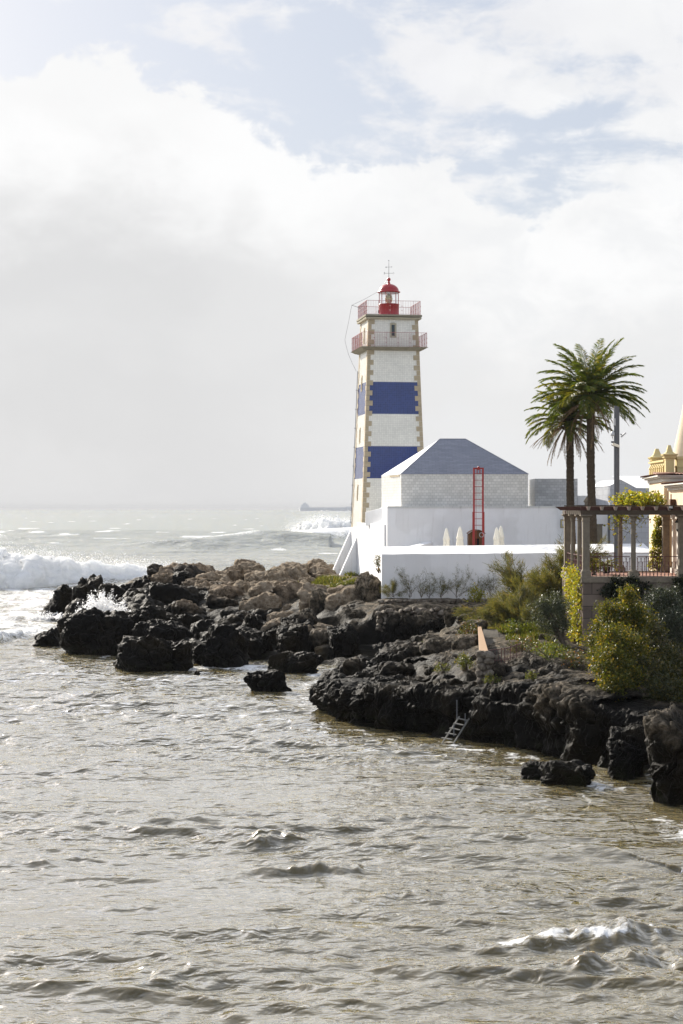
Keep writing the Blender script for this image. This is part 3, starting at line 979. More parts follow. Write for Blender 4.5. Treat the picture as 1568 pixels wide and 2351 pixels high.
def closed_umbrella(u, v, Y, label, hgt=2.55, seed=0):
    top = WP(u, v, Y)
    z1 = top.z
    z0 = z1 - hgt
    root = thing('closed_umbrella', label, 'umbrella', (top.x, Y, z0), 0, 'closed umbrellas in the fort yard')
    n, rows = 28, 22
    V, Fq = [], []
    rr = random.Random(seed)
    ph = rr.uniform(0, 6)
    for i in range(rows + 1):
        s = i / rows            # 0 bottom .. 1 top
        z = z0 + .45 + (hgt - .45) * s
        if s > 0.62:
            q = (1 - s) / .38
            rad = .035 + .165 * q ** 0.75
            if s < 0.66:
                rad += .022
            fold = .10
        else:
            q = (0.62 - s) / .62
            rad = .155 + .045 * math.sin(q * 2.6)
            fold = .20
        if abs(s - .16) < .03:
            rad *= .75
        rad *= 1.12
        for k in range(n):
            th = 2 * math.pi * k / n
            f = 1 + fold * math.sin(th * 7 + ph + 1.2 * s) + .05 * math.sin(th * 3 + ph * 2 + 4 * s)
            V.append((top.x + rad * f * math.cos(th), Y + rad * f * math.sin(th), z))
    for i in range(rows):
        for k in range(n):
            k2 = (k + 1) % n
            Fq.append((i * n + k, i * n + k2, (i + 1) * n + k2, (i + 1) * n + k))
    m = MB()
    m.V, m.Fc = V, Fq + [tuple(range(rows * n, rows * n + n))]
    m.build('canopy', M['canvas'], root, smooth=True)
    MB().tube([(top.x, Y, z0), (top.x, Y, z1 - .1)], .03, 8).build('pole', M['mid_metal'], root)
    ln = [(top.x + .165 * math.cos(i / 16 * 6.283), Y + .165 * math.sin(i / 16 * 6.283), z0 + .45 + .16 * (hgt - .45)) for i in range(17)]
    MB().tube(ln, .012, 5).build('tie_strap', M['wood'], root)
    MB().lathe(top.x, Y, [(.28, z0), (.28, z0 + .06), (.05, z0 + .09)], 16).build('base', M['dark_metal'], root)


closed_umbrella(1025, 1212.5, 116.5, 'cream closed umbrella, leftmost, farthest from the kiosk', seed=1)
closed_umbrella(1056, 1209, 117.0, 'cream closed umbrella just left of the brown kiosk', seed=2)
closed_umbrella(1140.5, 1211, 116.4, 'shorter cream closed umbrella, left one of the touching pair', seed=3)
closed_umbrella(1150, 1207.5, 117.0, 'taller cream closed umbrella, right one of the touching pair', seed=4)

# ------------------------------------------------------------------ lamp pole
px_, py_ = UX(1415.5, 106.0), 106.0
pole = thing('lamp_pole', 'tall dark grey pole carrying cameras and floodlights right of the palms', 'lamp pole', (px_, py_, 3.2))
pt = VZ(932, py_)
b = MB().tube([(px_ - .05, py_, 3.0), (px_ - .05, py_, pt)], .115, 20)
b.build('mast', M['dark_metal'], pole, smooth=False)
MB().box(px_ + .05, px_ + .17, py_ - .05, py_ + .1, 3.0, pt - .05).build('side_channel', M['dark_metal'], pole)


def pp(u, v):
    q = WP(u, v, py_)
    return q


b = MB().hexa([(pp(1405, 0).x, py_ - .25, VZ(1023, py_)), (pp(1421, 0).x, py_ - .25, VZ(1028, py_)), (pp(1421, 0).x, py_ - .1, VZ(1028, py_)), (pp(1405, 0).x, py_ - .1, VZ(1023, py_))],
              [(pp(1406, 0).x, py_ - .25, VZ(1016, py_)), (pp(1421.5, 0).x, py_ - .25, VZ(1022.5, py_)), (pp(1421.5, 0).x, py_ - .1, VZ(1022.5, py_)), (pp(1406, 0).x, py_ - .1, VZ(1016, py_))])
b.build('camera_housing', M['canvas'], pole, bevel=.01)
b = MB().box(pp(1402, 0).x, pp(1408, 0).x, py_ - .26, py_ - .08, VZ(1017, py_), VZ(1013, py_))
b.bar((pp(1402, 0).x, py_ - .17, VZ(1021, py_)), (px_, py_, VZ(1027, py_)), .05)
b.build('camera_bracket', M['dark_metal'], pole)
cx = pp(1406.5, 0).x
b = MB().lathe(cx, py_ - .05, [(.13, VZ(1001, py_)), (.13, VZ(998, py_)), (.115, VZ(994, py_)), (.06, VZ(990, py_)), (.02, VZ(989, py_))], 20)
b.build('dome_camera', M['mid_metal'], pole, smooth=True)
b = MB().box(pp(1407.5, 0).x, pp(1412.5, 0).x, py_ - .15, py_ + .1, VZ(977, py_), VZ(961, py_))
b.build('junction_box', M['mid_metal'], pole, bevel=.01)
b = MB()
b.bar(pp(1424, 996), pp(1429, 1000), .05)
b.build('floodlight_arm', M['dark_metal'], pole)
b = MB().bar(pp(1426, 1003), pp(1436.5, 993.5), .30, .09, up=(0, 0, 1))
b.build('floodlight', M['mid_metal'], pole, bevel=.01)

# ------------------------------------------------------------------ terrace with pergola
TY, TB = 80.0, 87.0
TX = UX(1338.5, TY)
TZ = 5.86
te = thing('terrace', 'stone terrace base with granite ledge and arched opening under the pergola', 'terrace', (14, 83, 1.2))
axc, ahw, azs, azt = UX(1513, TY), UX(1540, TY) - UX(1513, TY), VZ(1376, TY), VZ(1349, TY)
b = MB()
b.box(TX, axc - ahw, TY, TY + .8, 0.8, 5.58)
b.box(axc + ahw, 22, TY, TY + .8, 0.8, 5.58)
n = 14
for i in range(n):
    f0, f1 = -1 + 2 * i / n, -1 + 2 * (i + 1) / n
    za, zb = [azs + (azt - azs) * math.sqrt(max(0, 1 - f * f)) for f in (f0, f1)]
    xa, xb = axc + ahw * f0, axc + ahw * f1
    b.hexa([(xa, TY, za), (xb, TY, zb), (xb, TY + .8, zb), (xa, TY + .8, za)], [(xa, TY, 5.58), (xb, TY, 5.58), (xb, TY + .8, 5.58), (xa, TY + .8, 5.58)])
b.box(axc - ahw, axc + ahw, TY, TY + .8, .8, 3.6)
b.box(TX, TX + .8, TY + .8, TB + .6, .8, 5.58)
b.box(TX + .8, 22, TB - .2, TB + .6, .8, 5.58)
b.build('retaining_wall', M['ashlar'], te)
b = MB()
for i in range(7):
    f0, f1 = -1 + 2 * i / 7, -1 + 2 * (i + 1) / 7
    th0, th1 = math.pi * (1 - i / 7), math.pi * (1 - (i + 1) / 7)
    pr = []
    for th, rr in ((th0 - .02, 1.0), (th1 + .02, 1.0), (th1 + .02, 1.5 if i == 3 else 1.36), (th0 - .02, 1.5 if i == 3 else 1.36)):
        pr.append((axc + ahw * rr * math.cos(th), azs + (azt - azs) * rr * math.sin(th)))
    b.hexa([(x, TY - .03, z) for x, z in pr][::-1], [(x, TY + .1, z) for x, z in pr][::-1])
b.build('arch_stones', M['stone'], te)
b = MB().box(axc - ahw, axc - ahw * .05, TY + .82, TY + 1.1, 3.6, 5.4)
b.build('lit_inner_wall', M['canvas'], te)  # pale inner wall of the arch, its sunlight put into the colour
b = MB()
for i in range(5):
    xx = axc - ahw + ahw * (i + .5) / 5
    b.bar((xx, TY + .4, 3.6), (xx, TY + .4, 5.3), .018)
for zz in (4.3, 4.6, 4.9):
    b.bar((axc - ahw, TY + .4, zz), (axc, TY + .4, zz), .018)
b.build('arch_grille', M['iron'], te)
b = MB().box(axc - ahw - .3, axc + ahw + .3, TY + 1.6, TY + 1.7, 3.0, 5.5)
b.build('vault_back', M['black'], te)  # black panel stands in for the shade deep in the arch
b = MB()
b.box(TX - .07, 22, TY - .07, TY + .55, 5.58, 5.86)
b.box(TX - .07, TX + .5, TY + .55, TB + .5, 5.58, 5.86)
b.box(TX + .5, 22, TB - .1, TB + .5, 5.58, 5.86)
b.build('ledge', M['stone'], te, bevel=.02)
MB().box(TX + .5, 22, TY + .55, TB - .1, 5.5, 5.80).build('floor', M['floor_tile'], te)

pg = thing('pergola', 'open pergola of stone columns and red-brown rafters on the terrace', 'pergola', (14, 83.5, 5.86))
CT = VZ(1182, TY)


def sq_col(x, y, h, z0, z1):
    b = MB()
    b.box(x - h - .06, x + h + .06, y - h - .06, y + h + .06, z0, z0 + .24)
    b.hexa([(x - h - .04, y - h - .04, z0 + .24), (x + h + .04, y - h - .04, z0 + .24), (x + h + .04, y + h + .04, z0 + .24), (x - h - .04, y + h + .04, z0 + .24)],
           [(x - h, y - h, z0 + .34), (x + h, y - h, z0 + .34), (x + h, y + h, z0 + .34), (x - h, y + h, z0 + .34)])
    b.box(x - h, x + h, y - h, y + h, z0 + .34, z1 - .30)
    g_ = .045
    for (xa, xb) in ((x - h, x - h + g_), (x + h - g_, x + h)):
        b.box(xa, xb, y - h - .012, y - h - .001, z0 + .40, z1 - .36)
    b.box(x - h - .03, x + h + .03, y - h - .03, y + h + .03, z1 - .30, z1 - .26)
    b.box(x - h - .008, x + h + .008, y - h - .008, y + h + .008, z1 - .26, z1 - .12)
    b.hexa([(x - h - .01, y - h - .01, z1 - .12), (x + h + .01, y - h - .01, z1 - .12), (x + h + .01, y + h + .01, z1 - .12), (x - h - .01, y + h + .01, z1 - .12)],
           [(x - h - .10, y - h - .10, z1 - .05), (x + h + .10, y - h - .10, z1 - .05), (x + h + .10, y + h + .10, z1 - .05), (x - h - .10, y + h + .10, z1 - .05)])
    b.box(x - h - .11, x + h + .11, y - h - .11, y + h + .11, z1 - .05, z1)
    return b.build('column', M['stone'], pg, bevel=.008)


def rd_col(x, y, r, z0, z1):
    b = MB()
    b.box(x - r - .10, x + r + .10, y - r - .10, y + r + .10, z0, z0 + .20)
    b.lathe(x, y, [(r + .09, z0 + .20), (r + .10, z0 + .24), (r + .05, z0 + .27), (r + .03, z0 + .30), (r, z0 + .33), (r * .97, z0 + 1.3), (r * .88, z1 - .34), (r * .88, z1 - .30), (r + .03, z1 - .29), (r + .03, z1 - .26), (r * .9, z1 - .25),
                    (r + .02, z1 - .15), (r + .10, z1 - .06)], 24)
    b.box(x - r - .10, x + r + .10, y - r - .10, y + r + .10, z1 - .06, z1)
    return b.build('column', M['stone'], pg)


cxf = [UX(1346.5, TY), UX(1456, TY), UX(1568, TY)]
sq_col(cxf[0], TY + .22, .155, TZ, CT)
rd_col(cxf[1], TY + .22, .115, TZ, CT)
sq_col(cxf[2], TY + .22, .155, TZ, CT)
sq_col(UX(1680, TY), TY + .22, .155, TZ, CT)
for i, yy in enumerate((82.35, 84.65)):
    rd_col(cxf[0], yy, .115, TZ, CT)
sq_col(cxf[0] + .02, 87.0, .15, TZ, CT)
rd_col(UX(1424, 87), 87.0, .12, TZ, CT)
sq_col(UX(1528.5, 87), 87.0, .17, TZ, CT)
bz = CT + .2
b = MB().box(TX - .1, 22, TY + .08, TY + .36, CT + .002, bz)
b.build('front_beam', M['beam'], pg, bevel=.01)
b = MB().box(cxf[0] - .14, cxf[0] + .14, TY + .37, 87.6, CT + .002, bz - .005)
b.build('side_beam', M['beam'], pg, bevel=.01)
b = MB().box(cxf[0] + .15, 22, 86.86, 87.14, CT + .002, bz - .002)
b.build('back_beam', M['beam'], pg, bevel=.01)
b = MB().box(UX(1303, 86.5), cxf[0] - .15, 86.2, 86.6, CT + .02, bz - .01)
b.build('beam_end', M['rafter'], pg)
step = .621
xk = UX(1347, TY) + .06
i = 0
while xk < 19.5:
    b = MB()
    b.hexa([(xk - .05, TY - .12, bz + .002), (xk + .05, TY - .12, bz + .002), (xk + .05, 87.5, bz + .002), (xk - .05, 87.5, bz + .002)],
           [(xk - .075, TY - .30, bz + .185), (xk + .075, TY - .30, bz + .185), (xk + .075, 87.8, bz + .185), (xk - .075, 87.8, bz + .185)])
    rfo = b.build('rafter', M['rafter'], pg)
    b = MB().hexa([(xk - .052, TY - .135, bz + .004), (xk + .052, TY - .135, bz + .004), (xk + .052, TY - .121, bz + .004), (xk - .052, TY - .121, bz + .004)],
                  [(xk - .077, TY - .315, bz + .187), (xk + .077, TY - .315, bz + .187), (xk + .077, TY - .301, bz + .187), (xk - .077, TY - .301, bz + .187)])
    b.build('end_face', M['rafter_end'], pg).parent = rfo
    xk += step
    i += 1
b = MB().box(TX - .1, 20, TY + .16, TY + .26, bz + .003, bz + .175)
b.build('infill_board', M['rafter'], pg)
for k in range(10):
    yy = 80.35 + k * .70
    MB().hexa([(cxf[0] - .35, yy - .05, bz + .002), (cxf[0] + .1, yy - .05, bz + .002), (cxf[0] + .1, yy + .05, bz + .002), (cxf[0] - .35, yy + .05, bz + .002)],
              [(cxf[0] - .62, yy - .07, bz + .18), (cxf[0] + .1, yy - .07, bz + .18), (cxf[0] + .1, yy + .07, bz + .18), (cxf[0] - .62, yy + .07, bz + .18)]).build('joist_end', M['rafter'], pg)
# purlins over the rafters
for yy in (81.6, 83.8, 86.0):
    MB().box(TX - .1, 20, yy - .04, yy + .04, bz + .19, bz + .25).build('purlin', M['beam'], pg)


def iron_rail(x0, x1, y, z, ht, short, sp, tall, label, along='x'):
    root = thing('terrace_railing', label, 'railing', ((x0 + x1) / 2, y, z) if along == 'x' else (y, (x0 + x1) / 2, z), 0, 'iron railings round the terrace')

    def P(s, zz):
        return (s, y, zz) if along == 'x' else (y, s, zz)
    b = MB().bar(P(x0, z + ht), P(x1, z + ht), .045, .035)
    b.build('handrail', M['iron'], root)
    MB().bar(P(x0, z + short), P(x1, z + short), .012).build('wire', M['iron'], root)
    n = max(2, int((x1 - x0) / sp))
    for i in range(n):
        s = x0 + (i + .5) * (x1 - x0) / n
        h = ht if i % tall == tall // 2 else short - .012
        b = MB().bar(P(s, z), P(s, z + h), .032)
        for f in (.16, .34):
            q = P(s, z + short * f)
            b.tube([(q[0], q[1], q[2] - .03), q, (q[0], q[1], q[2] + .03)], [.02, .036, .02], 6)
        b.tube([P(s, z + h - .12), P(s, z + h)], [.018, .028], 6)
        b.build('baluster', M['iron'], root)


rz = TZ
iron_rail(cxf[0] + .2, cxf[1] - .17, TY + .22, rz, VZ(1277.8, TY) - rz, .68, .166, 5, 'brown iron railing between the square corner pillar and the round column')
iron_rail(cxf[1] + .17, cxf[2] - .2, TY + .22, rz, VZ(1277.8, TY) - rz, .68, .166, 5, 'brown iron railing between the round column and the pillar at the picture edge')
iron_rail(cxf[0] + .2, UX(1424, 87) - .2, 87.0, rz, VZ(1269.5, 87) - rz, .68, .173, 5, 'rear brown iron railing behind the potted palm')
iron_rail(UX(1424, 87) + .2, UX(1528, 87) - .2, 87.0, rz, VZ(1269.5, 87) - rz, .68, .173, 5, 'rear brown iron railing reaching the ivy-covered house corner')
M['rail_lit'] = M['red_rail']
iron_rail(80.5, 86.8, cxf[0], rz, VZ(1277.8, TY) - rz, .68, .19, 5, 'red-brown iron railing running back along the creeper side of the terrace', along='y')
fl_ = MB().box(UX(1535.5, 79.6), UX(1544.5, 79.6), 79.55, 79.75, bz + .05, bz + .20)
fl_ = thing('floodlight', 'small square floodlight fixed on the pergola rafters near the house', 'floodlight', (UX(1540, 79.5), 79.5, bz + .19))
MB().box(UX(1534.5, 79.5), UX(1545.5, 79.5), 79.42, 79.55, bz + .04, bz + .21).build('housing', M['black'], fl_)
MB().box(UX(1536, 79.4), UX(1544, 79.4), 79.395, 79.417, bz + .10, bz + .195).build('glass', M['mid_metal'], fl_)
# ------------------------------------------------------------------ villa
vi = thing('villa', 'ochre villa with white cornices and a cone turret at the right edge', 'house', (18.5, 88, 5.8))
XA = 16.75
b = MB().prism([(16.95, 96), (16.38, 88.5), (16.60, 88.5), (16.60, 88.3), (24, 88.3), (24, 96)][::-1], 5.6, 10.35)
b.build('rear_wall', M['peach'], vi)
b = MB().prism([(16.58, 88.28), (16.05, 76), (24, 76), (24, 88.28)], 8.95, 10.10)
b.build('front_wall', M['peach'], vi)
b = MB().prism([(17.25, 88.28), (16.9, 82.5), (24, 82.5), (24, 88.28)], 5.8, 8.94)
b.build('loggia_wall', M['ochre'], vi)


def cornice(path, zs, xs, mat, name):
    """stacked mouldings along a plan path, each step set further out to the left"""
    for (za, zb), off in zip(zs, xs):
        b = MB()
        p = [(x - off, y - (off if i == len(path) - 1 else -off * 0)) for i, (x, y) in enumerate(path)]
        b.prism([p[0], p[1], (24, p[1][1]), (24, p[0][1])], za, zb)
        b.build(name, mat, vi)


cornice([(16.95, 96.1), (16.38, 88.5)], [(10.36, 10.52), (10.53, 10.60), (10.61, 10.68)], [.08, .25, .40], M['cornice'], 'cornice')
cornice([(16.60, 88.2), (16.05, 76)], [(9.90, 10.02), (10.03, 10.12), (10.13, 10.2)], [.10, .28, .44], M['cornice'], 'cornice')


def tiles_edge(x0, y0, x1, y1, z, n, inward, name='roof_tiles'):
    """row of half-round clay tiles whose ends show at the eaves"""
    b = MB()
    for i in range(n):
        f = (i + .5) / n
        x, y = x0 + (x1 - x0) * f, y0 + (y1 - y0) * f
        for dz, k in ((0, 0), (.05, 1)):
            pts = []
            for s in (0, 1):
                cx_, cy_, cz_ = x + inward[0] * s, y + inward[1] * s, z + inward[2] * s
                pts.append((cx_, cy_, cz_))
            d = Vector(pts[1]) - Vector(pts[0])
            tdir = Vector((x1 - x0, y1 - y0, 0)).normalized() * (math.hypot(x1 - x0, y1 - y0) / n * .52)
            vs = []
            for pnt in pts:
                for a in range(6):
                    th = math.pi * a / 5
                    vs.append(Vector(pnt) + tdir * math.cos(th) * (1 if k == 0 else .86) + Vector((0, 0, .075 * math.sin(th) * (1 if k == 0 else .8))))
            b.add(vs, [(a, a + 1, a + 7, a + 6) for a in range(5)])
    return b.build(name, M['rooftile'], vi, smooth=True)


tiles_edge(16.45, 96, 15.95, 88.0, 10.69, 34, (.9, 0, .06))
tiles_edge(15.98, 88.02, 20.0, 88.02, 10.69, 22, (0, 1.5, .10))
tiles_edge(16.12, 87.9, 15.60, 76, 10.21, 60, (1.3, 0, .08))
MB().add([(16.45, 96, 10.69), (15.98, 88.05, 10.69), (24, 88.05, 10.69), (24, 96, 10.69), (17.4, 95, 10.75), (16.9, 89.5, 10.75), (24, 89.5, 10.75), (24, 95, 10.75)], [(0, 1, 5, 4), (1, 2, 6, 5), (4, 5, 6, 7)]).build('roof_bed', M['rooftile'], vi)
MB().add([(16.12, 88.0, 10.21), (15.62, 76, 10.21), (24, 76, 10.21), (24, 88.0, 10.21), (17.5, 88.0, 10.30), (17.1, 76, 10.30), (24, 76, 10.30), (24, 88.0, 10.30)], [(0, 1, 5, 4), (4, 5, 6, 7)]).build('roof_bed', M['rooftile'], vi)


def pinnacle(u, Y, zc, zt, hw):
    x = UX(u, Y)
    b = MB()
    b.box(x - hw, x + hw, Y - hw, Y + hw, 10.6, zc - .30)
    prof = [(hw + .015, zc - .30), (hw + .02, zc - .24), (hw + .09, zc - .18), (hw + .09, zc - .10), (hw + .15, zc - .07), (hw + .17, zc), (hw + .02, zc + .045), (hw - .06, zc + .14), (hw * .30 + .0, zt), ]
    pv = None
    for r_, z_ in prof:
        q = [(x - r_, Y - r_, z_), (x + r_, Y - r_, z_), (x + r_, Y + r_, z_), (x - r_, Y + r_, z_)]
        if pv:
            b.hexa(pv, q)
        pv = q
    return b.build('pinnacle', M['yellow'], vi)


pinnacle(1508, 95, VZ(1050, 95), VZ(1031, 95) + .02, .26)
pinnacle(1536.5, 90, VZ(1043, 90), VZ(1022, 90), .215)
xa_, xb_ = UX(1508, 95), UX(1536.5, 90)
for k in range(8):
    f = .10 + .82 * k / 7
    yy = 94.7 - 4.4 * f
    xx = 16.75 + .05 * f - .02 * k * 0
    b = MB()
    b.box(xx - .10, xx + .10, yy - .10, yy + .10, 10.6, 11.12)
    b.hexa([(xx - .13, yy - .10, 11.12), (xx + .10, yy - .10, 11.12), (xx + .10, yy + .10, 11.12), (xx - .13, yy + .10, 11.12)], [(xx + .03, yy - .10, 11.42), (xx + .16, yy - .10, 11.42), (xx + .16, yy + .10, 11.42), (xx + .03, yy + .10, 11.42)])
    b.build('baluster', M['yellow'], vi)
MB().box(16.68, 16.98, 90.3, 94.7, 11.42, 11.52).build('balustrade_rail', M['yellow'], vi)
MB().box(16.78, 16.88, 90.3, 94.7, 10.6, 11.42).build('balustrade_back', M['yellow'], vi)
b = MB().box(UX(1553.5, 90), 22, 89.8, 90.4, 10.6, VZ(1054, 90))
b.box(UX(1553.5, 90) - .04, 22, 89.74, 90.46, VZ(1054, 90), VZ(1048, 90))
b.box(UX(1553.5, 90) - .03, 22, 89.77, 90.4, VZ(1073, 90), VZ(1070, 90))
b.build('parapet', M['yellow'], vi)
cxn = UX(1595, 96)
b = MB().lathe(cxn, 96, [(1.50, 10.5), (1.36, 11.0), (1.25, 11.75), (.85, 13.6), (.50, 15.4), (.06, 17.6)], 40)
b.build('cone_turret', M['cone'], vi, smooth=True)
# loggia details under the front block
for (u0, u1, yy) in ((1545, 1552, 84.5), (1556, 1562, 83.0)):
    b = MB().box(UX(u0, yy), UX(u1, yy), yy, yy + .28, TZ, 8.85)
    b.box(UX(u0, yy) - .06, UX(u1, yy) + .06, yy - .06, yy + .34, 8.5, 8.66)
    b.box(UX(u0, yy) - .07, UX(u1, yy) + .07, yy - .07, yy + .35, TZ, TZ + .25)
    b.build('loggia_pilaster', M['cornice'], vi)
b = MB().box(UX(1552, 85), UX(1557, 85), 84.98, 85.05, TZ, 8.0)
b.build('white_door', M['white'], vi)
ch = MB()
cx_, cy_ = UX(1529, 86.5), 86.2
ch.box(16.2, 16.45, 85.8, 86.1, 9.05, 9.45)
ch.lathe(16.22, 85.75, [(.03, 9.4), (.03, 9.7)], 6)
tag(ch.build('flue_box', M['rust']), 'rusty brown metal flue box against the ochre house wall', 'flue')
ln_ = thing('wall_lantern', 'black wall lantern hanging under the pergola by the pillar', 'lantern', (UX(1556, 81.5), 81.5, VZ(1225, 81.5)))
lx_ = UX(1557, 81.5)
MB().lathe(lx_, 81.5, [(.02, VZ(1189, 81.5)), (.14, VZ(1198, 81.5)), (.15, VZ(1200, 81.5))], 6).build('cap', M['black'], ln_)
MB().lathe(lx_, 81.5, [(.13, VZ(1200, 81.5)), (.09, VZ(1215, 81.5))], 6).build('glass', M['canvas'], ln_)
MB().lathe(lx_, 81.5, [(.10, VZ(1215, 81.5)), (.03, VZ(1222, 81.5))], 6).bar((lx_, 81.5, VZ(1194, 81.5)), (lx_ + .5, 81.5, VZ(1194, 81.5)), .03).build('bracket', M['black'], ln_)

# ------------------------------------------------------------------ shore terrain
CP = []


def cp(Y, *uz):
    for u, z in uz:
        CP.append((UX(u, Y), Y, z))


cp(200, (-200, -3), (200, -3), (600, -3), (1000, -3), (1400, -2), (1800, 0))
cp(178, (-100, -3), (100, -3), (300, -3), (500, -3), (700, -3), (900, -3), (1200, -1), (1600, 1))
cp(166, (0, -2.5), (150, -2.5), (300, -1.4), (420, -1.2), (540, -1.2), (660, -1.2), (780, -1.2), (900, -1.0), (1100, 1), (1500, 3))
cp(155, (0, -2), (90, -1.0), (170, .4), (250, 1.6), (350, 2.7), (430, 3.0), (500, 3.2), (580, 3.3), (660, 3.4), (750, 3.5), (900, 3.7), (1200, 4), (1500, 4))
cp(147, (20, -1.6), (110, -.6), (180, .7), (260, 1.7), (350, 2.4), (430, 2.8), (500, 2.9), (600, 3.1), (700, 3.3), (800, 3.6), (1000, 4))
cp(139, (30, -1.6), (120, -.7), (190, .4), (260, 1.4), (350, 2.1), (430, 2.3), (500, 2.5), (600, 2.8), (700, 3.2), (770, 3.7), (850, 3.8), (1100, 4.4), (1500, 4.6))
cp(131, (40, -1.8), (130, -.8), (210, .2), (290, 1.1), (370, 1.6), (450, 1.9), (540, 2.2), (620, 2.5), (690, 3.1), (760, 3.6), (850, 3.7), (1100, 4.6), (1500, 4.6))
cp(124, (40, -2), (130, -1), (210, -.1), (300, .9), (390, 1.4), (480, 1.6), (560, 1.8), (640, 2.2), (700, 2.9), (770, 3.5), (860, 3.6), (1100, 4.6), (1500, 4.6))
cp(117, (20, -2.2), (120, -1.2), (200, -.4), (290, .5), (390, 1.1), (480, 1.3), (570, 1.5), (640, 1.8), (710, 2.5), (780, 3.2), (850, 3.5), (1000, 3.6), (1300, 4.4), (1500, 4.4))
cp(110, (30, -2.2), (120, -1.4), (200, -.7), (290, .1), (370, .7), (450, .9), (540, 1.0), (620, 1.2), (700, 1.6), (760, 2.2), (830, 3.0), (900, 3.3), (1000, 3.3), (1160, 3.3), (1350, 3.5))
cp(107, (200, -1.1), (300, -.3), (400, .3), (500, .5), (620, .6), (700, .9), (760, 1.2), (830, 2.0), (880, 3.1), (980, 3.2), (1100, 3.2), (1250, 3.2), (1400, 3.4))
cp(104.5, (840, .8), (880, .9), (930, .9), (1000, 1.1), (1050, 2.4), (1100, 3.0), (1200, 3.1))
cp(102, (150, -2), (250, -.9), (350, -.3), (450, -.1), (560, -.1), (640, -.2), (720, 0), (800, .3), (870, .2), (950, .3), (1010, .9), (1060, 2.3), (1110, 2.9), (1200, 3.0), (1320, 3.1))
cp(97.5, (100, -2.5), (240, -1.6), (350, -.9), (450, -.7), (560, -.7), (650, -1.1), (720, -.8), (790, -.4), (860, -.4), (940, -.1), (1000, .8), (1050, 2.2), (1120, 2.8), (1220, 2.9), (1320, 3.0))
cp(91, (0, -3), (150, -3), (300, -2.6), (450, -2.4), (600, -1.8), (680, -1.2), (740, -.9), (800, -.6), (860, 0), (910, .9), (970, 1.9), (1030, 2.5), (1100, 3.1), (1200, 3.3), (1320, 3.3))
cp(86, (0, -3), (300, -3), (500, -2.4), (600, -1.6), (680, -1.2), (730, -.8), (780, .1), (830, 1.0), (890, 1.5), (960, 1.9), (1030, 2.4), (1100, 2.95), (1200, 3.1), (1300, 3.1), (1400, 2.8))
cp(81, (0, -3), (300, -3), (560, -2.5), (670, -1.6), (710, -.6), (740, .3), (780, .9), (850, 1.3), (930, 1.6), (1010, 2.0), (1080, 2.4), (1140, 2.8), (1250, 2.85), (1330, 2.3), (1450, 1.8), (1600, 1.8))
cp(77, (0, -3), (300, -3), (560, -2.6), (660, -1.8), (710, -.5), (750, .9), (830, 1.2), (920, 1.5), (1000, 1.8), (1080, 2.2), (1140, 2.7), (1240, 2.75), (1320, 2.3), (1420, 1.9), (1600, 2.0))
cp(73.5, (0, -3), (300, -3), (600, -2.6), (720, -1.4), (770, .1), (830, .9), (920, 1.3), (1000, 1.6), (1080, 2.1), (1150, 2.5), (1240, 2.55), (1330, 2.3), (1440, 1.9), (1600, 1.9))
cp(70, (0, -3), (400, -3), (700, -2.4), (800, -1.1), (900, -.2), (970, .5), (1040, 1.3), (1110, 2.0), (1190, 2.4), (1290, 2.2), (1400, 1.7), (1600, 1.7))
cp(66.5, (200, -3), (600, -3), (850, -1.9), (1000, -1), (1090, -.3), (1160, .5), (1240, 1.5), (1320, 1.5), (1430, 1.3), (1620, 1.5))
cp(63, (200, -3), (700, -3), (950, -2.2), (1100, -1.3), (1210, -.7), (1290, .2), (1370, .9), (1460, 1.1), (1620, 1.2))
cp(59, (200, -3), (800, -3), (1050, -2.2), (1200, -1.6), (1320, -.9), (1410, -.2), (1490, .6), (1580, 1.6), (1700, 2.2))
cp(54, (0, -3), (800, -3), (1150, -2.4), (1300, -1.8), (1430, -1.0), (1520, -.2), (1600, 1.0), (1720, 2))
cp(49, (0, -3), (800, -3), (1200, -2.6), (1400, -1.8), (1540, -.9), (1640, .2), (1750, 1.5))
cp(42, (0, -3), (800, -3), (1300, -3), (1600, -2), (1800, .2))
cp(34, (-200, -3), (600, -3), (1300, -3), (1800, -2))
CPA = np.array(CP)


def ground_h(X, Y):
    X, Y = np.atleast_1d(X).astype(float), np.atleast_1d(Y).astype(float)
    outv = np.empty(len(X))
    for s in range(0, len(X), 20000):
        x, y = X[s:s + 20000, None], Y[s:s + 20000, None]
        sc = 1.0
        d2 = (x - CPA[None, :, 0]) ** 2 + ((y - CPA[None, :, 1]) * .9) ** 2 + .25
        wgt = 1 / d2 ** 2.2
        outv[s:s + 20000] = (wgt * CPA[None, :, 2]).sum(1) / wgt.sum(1)
    return outv


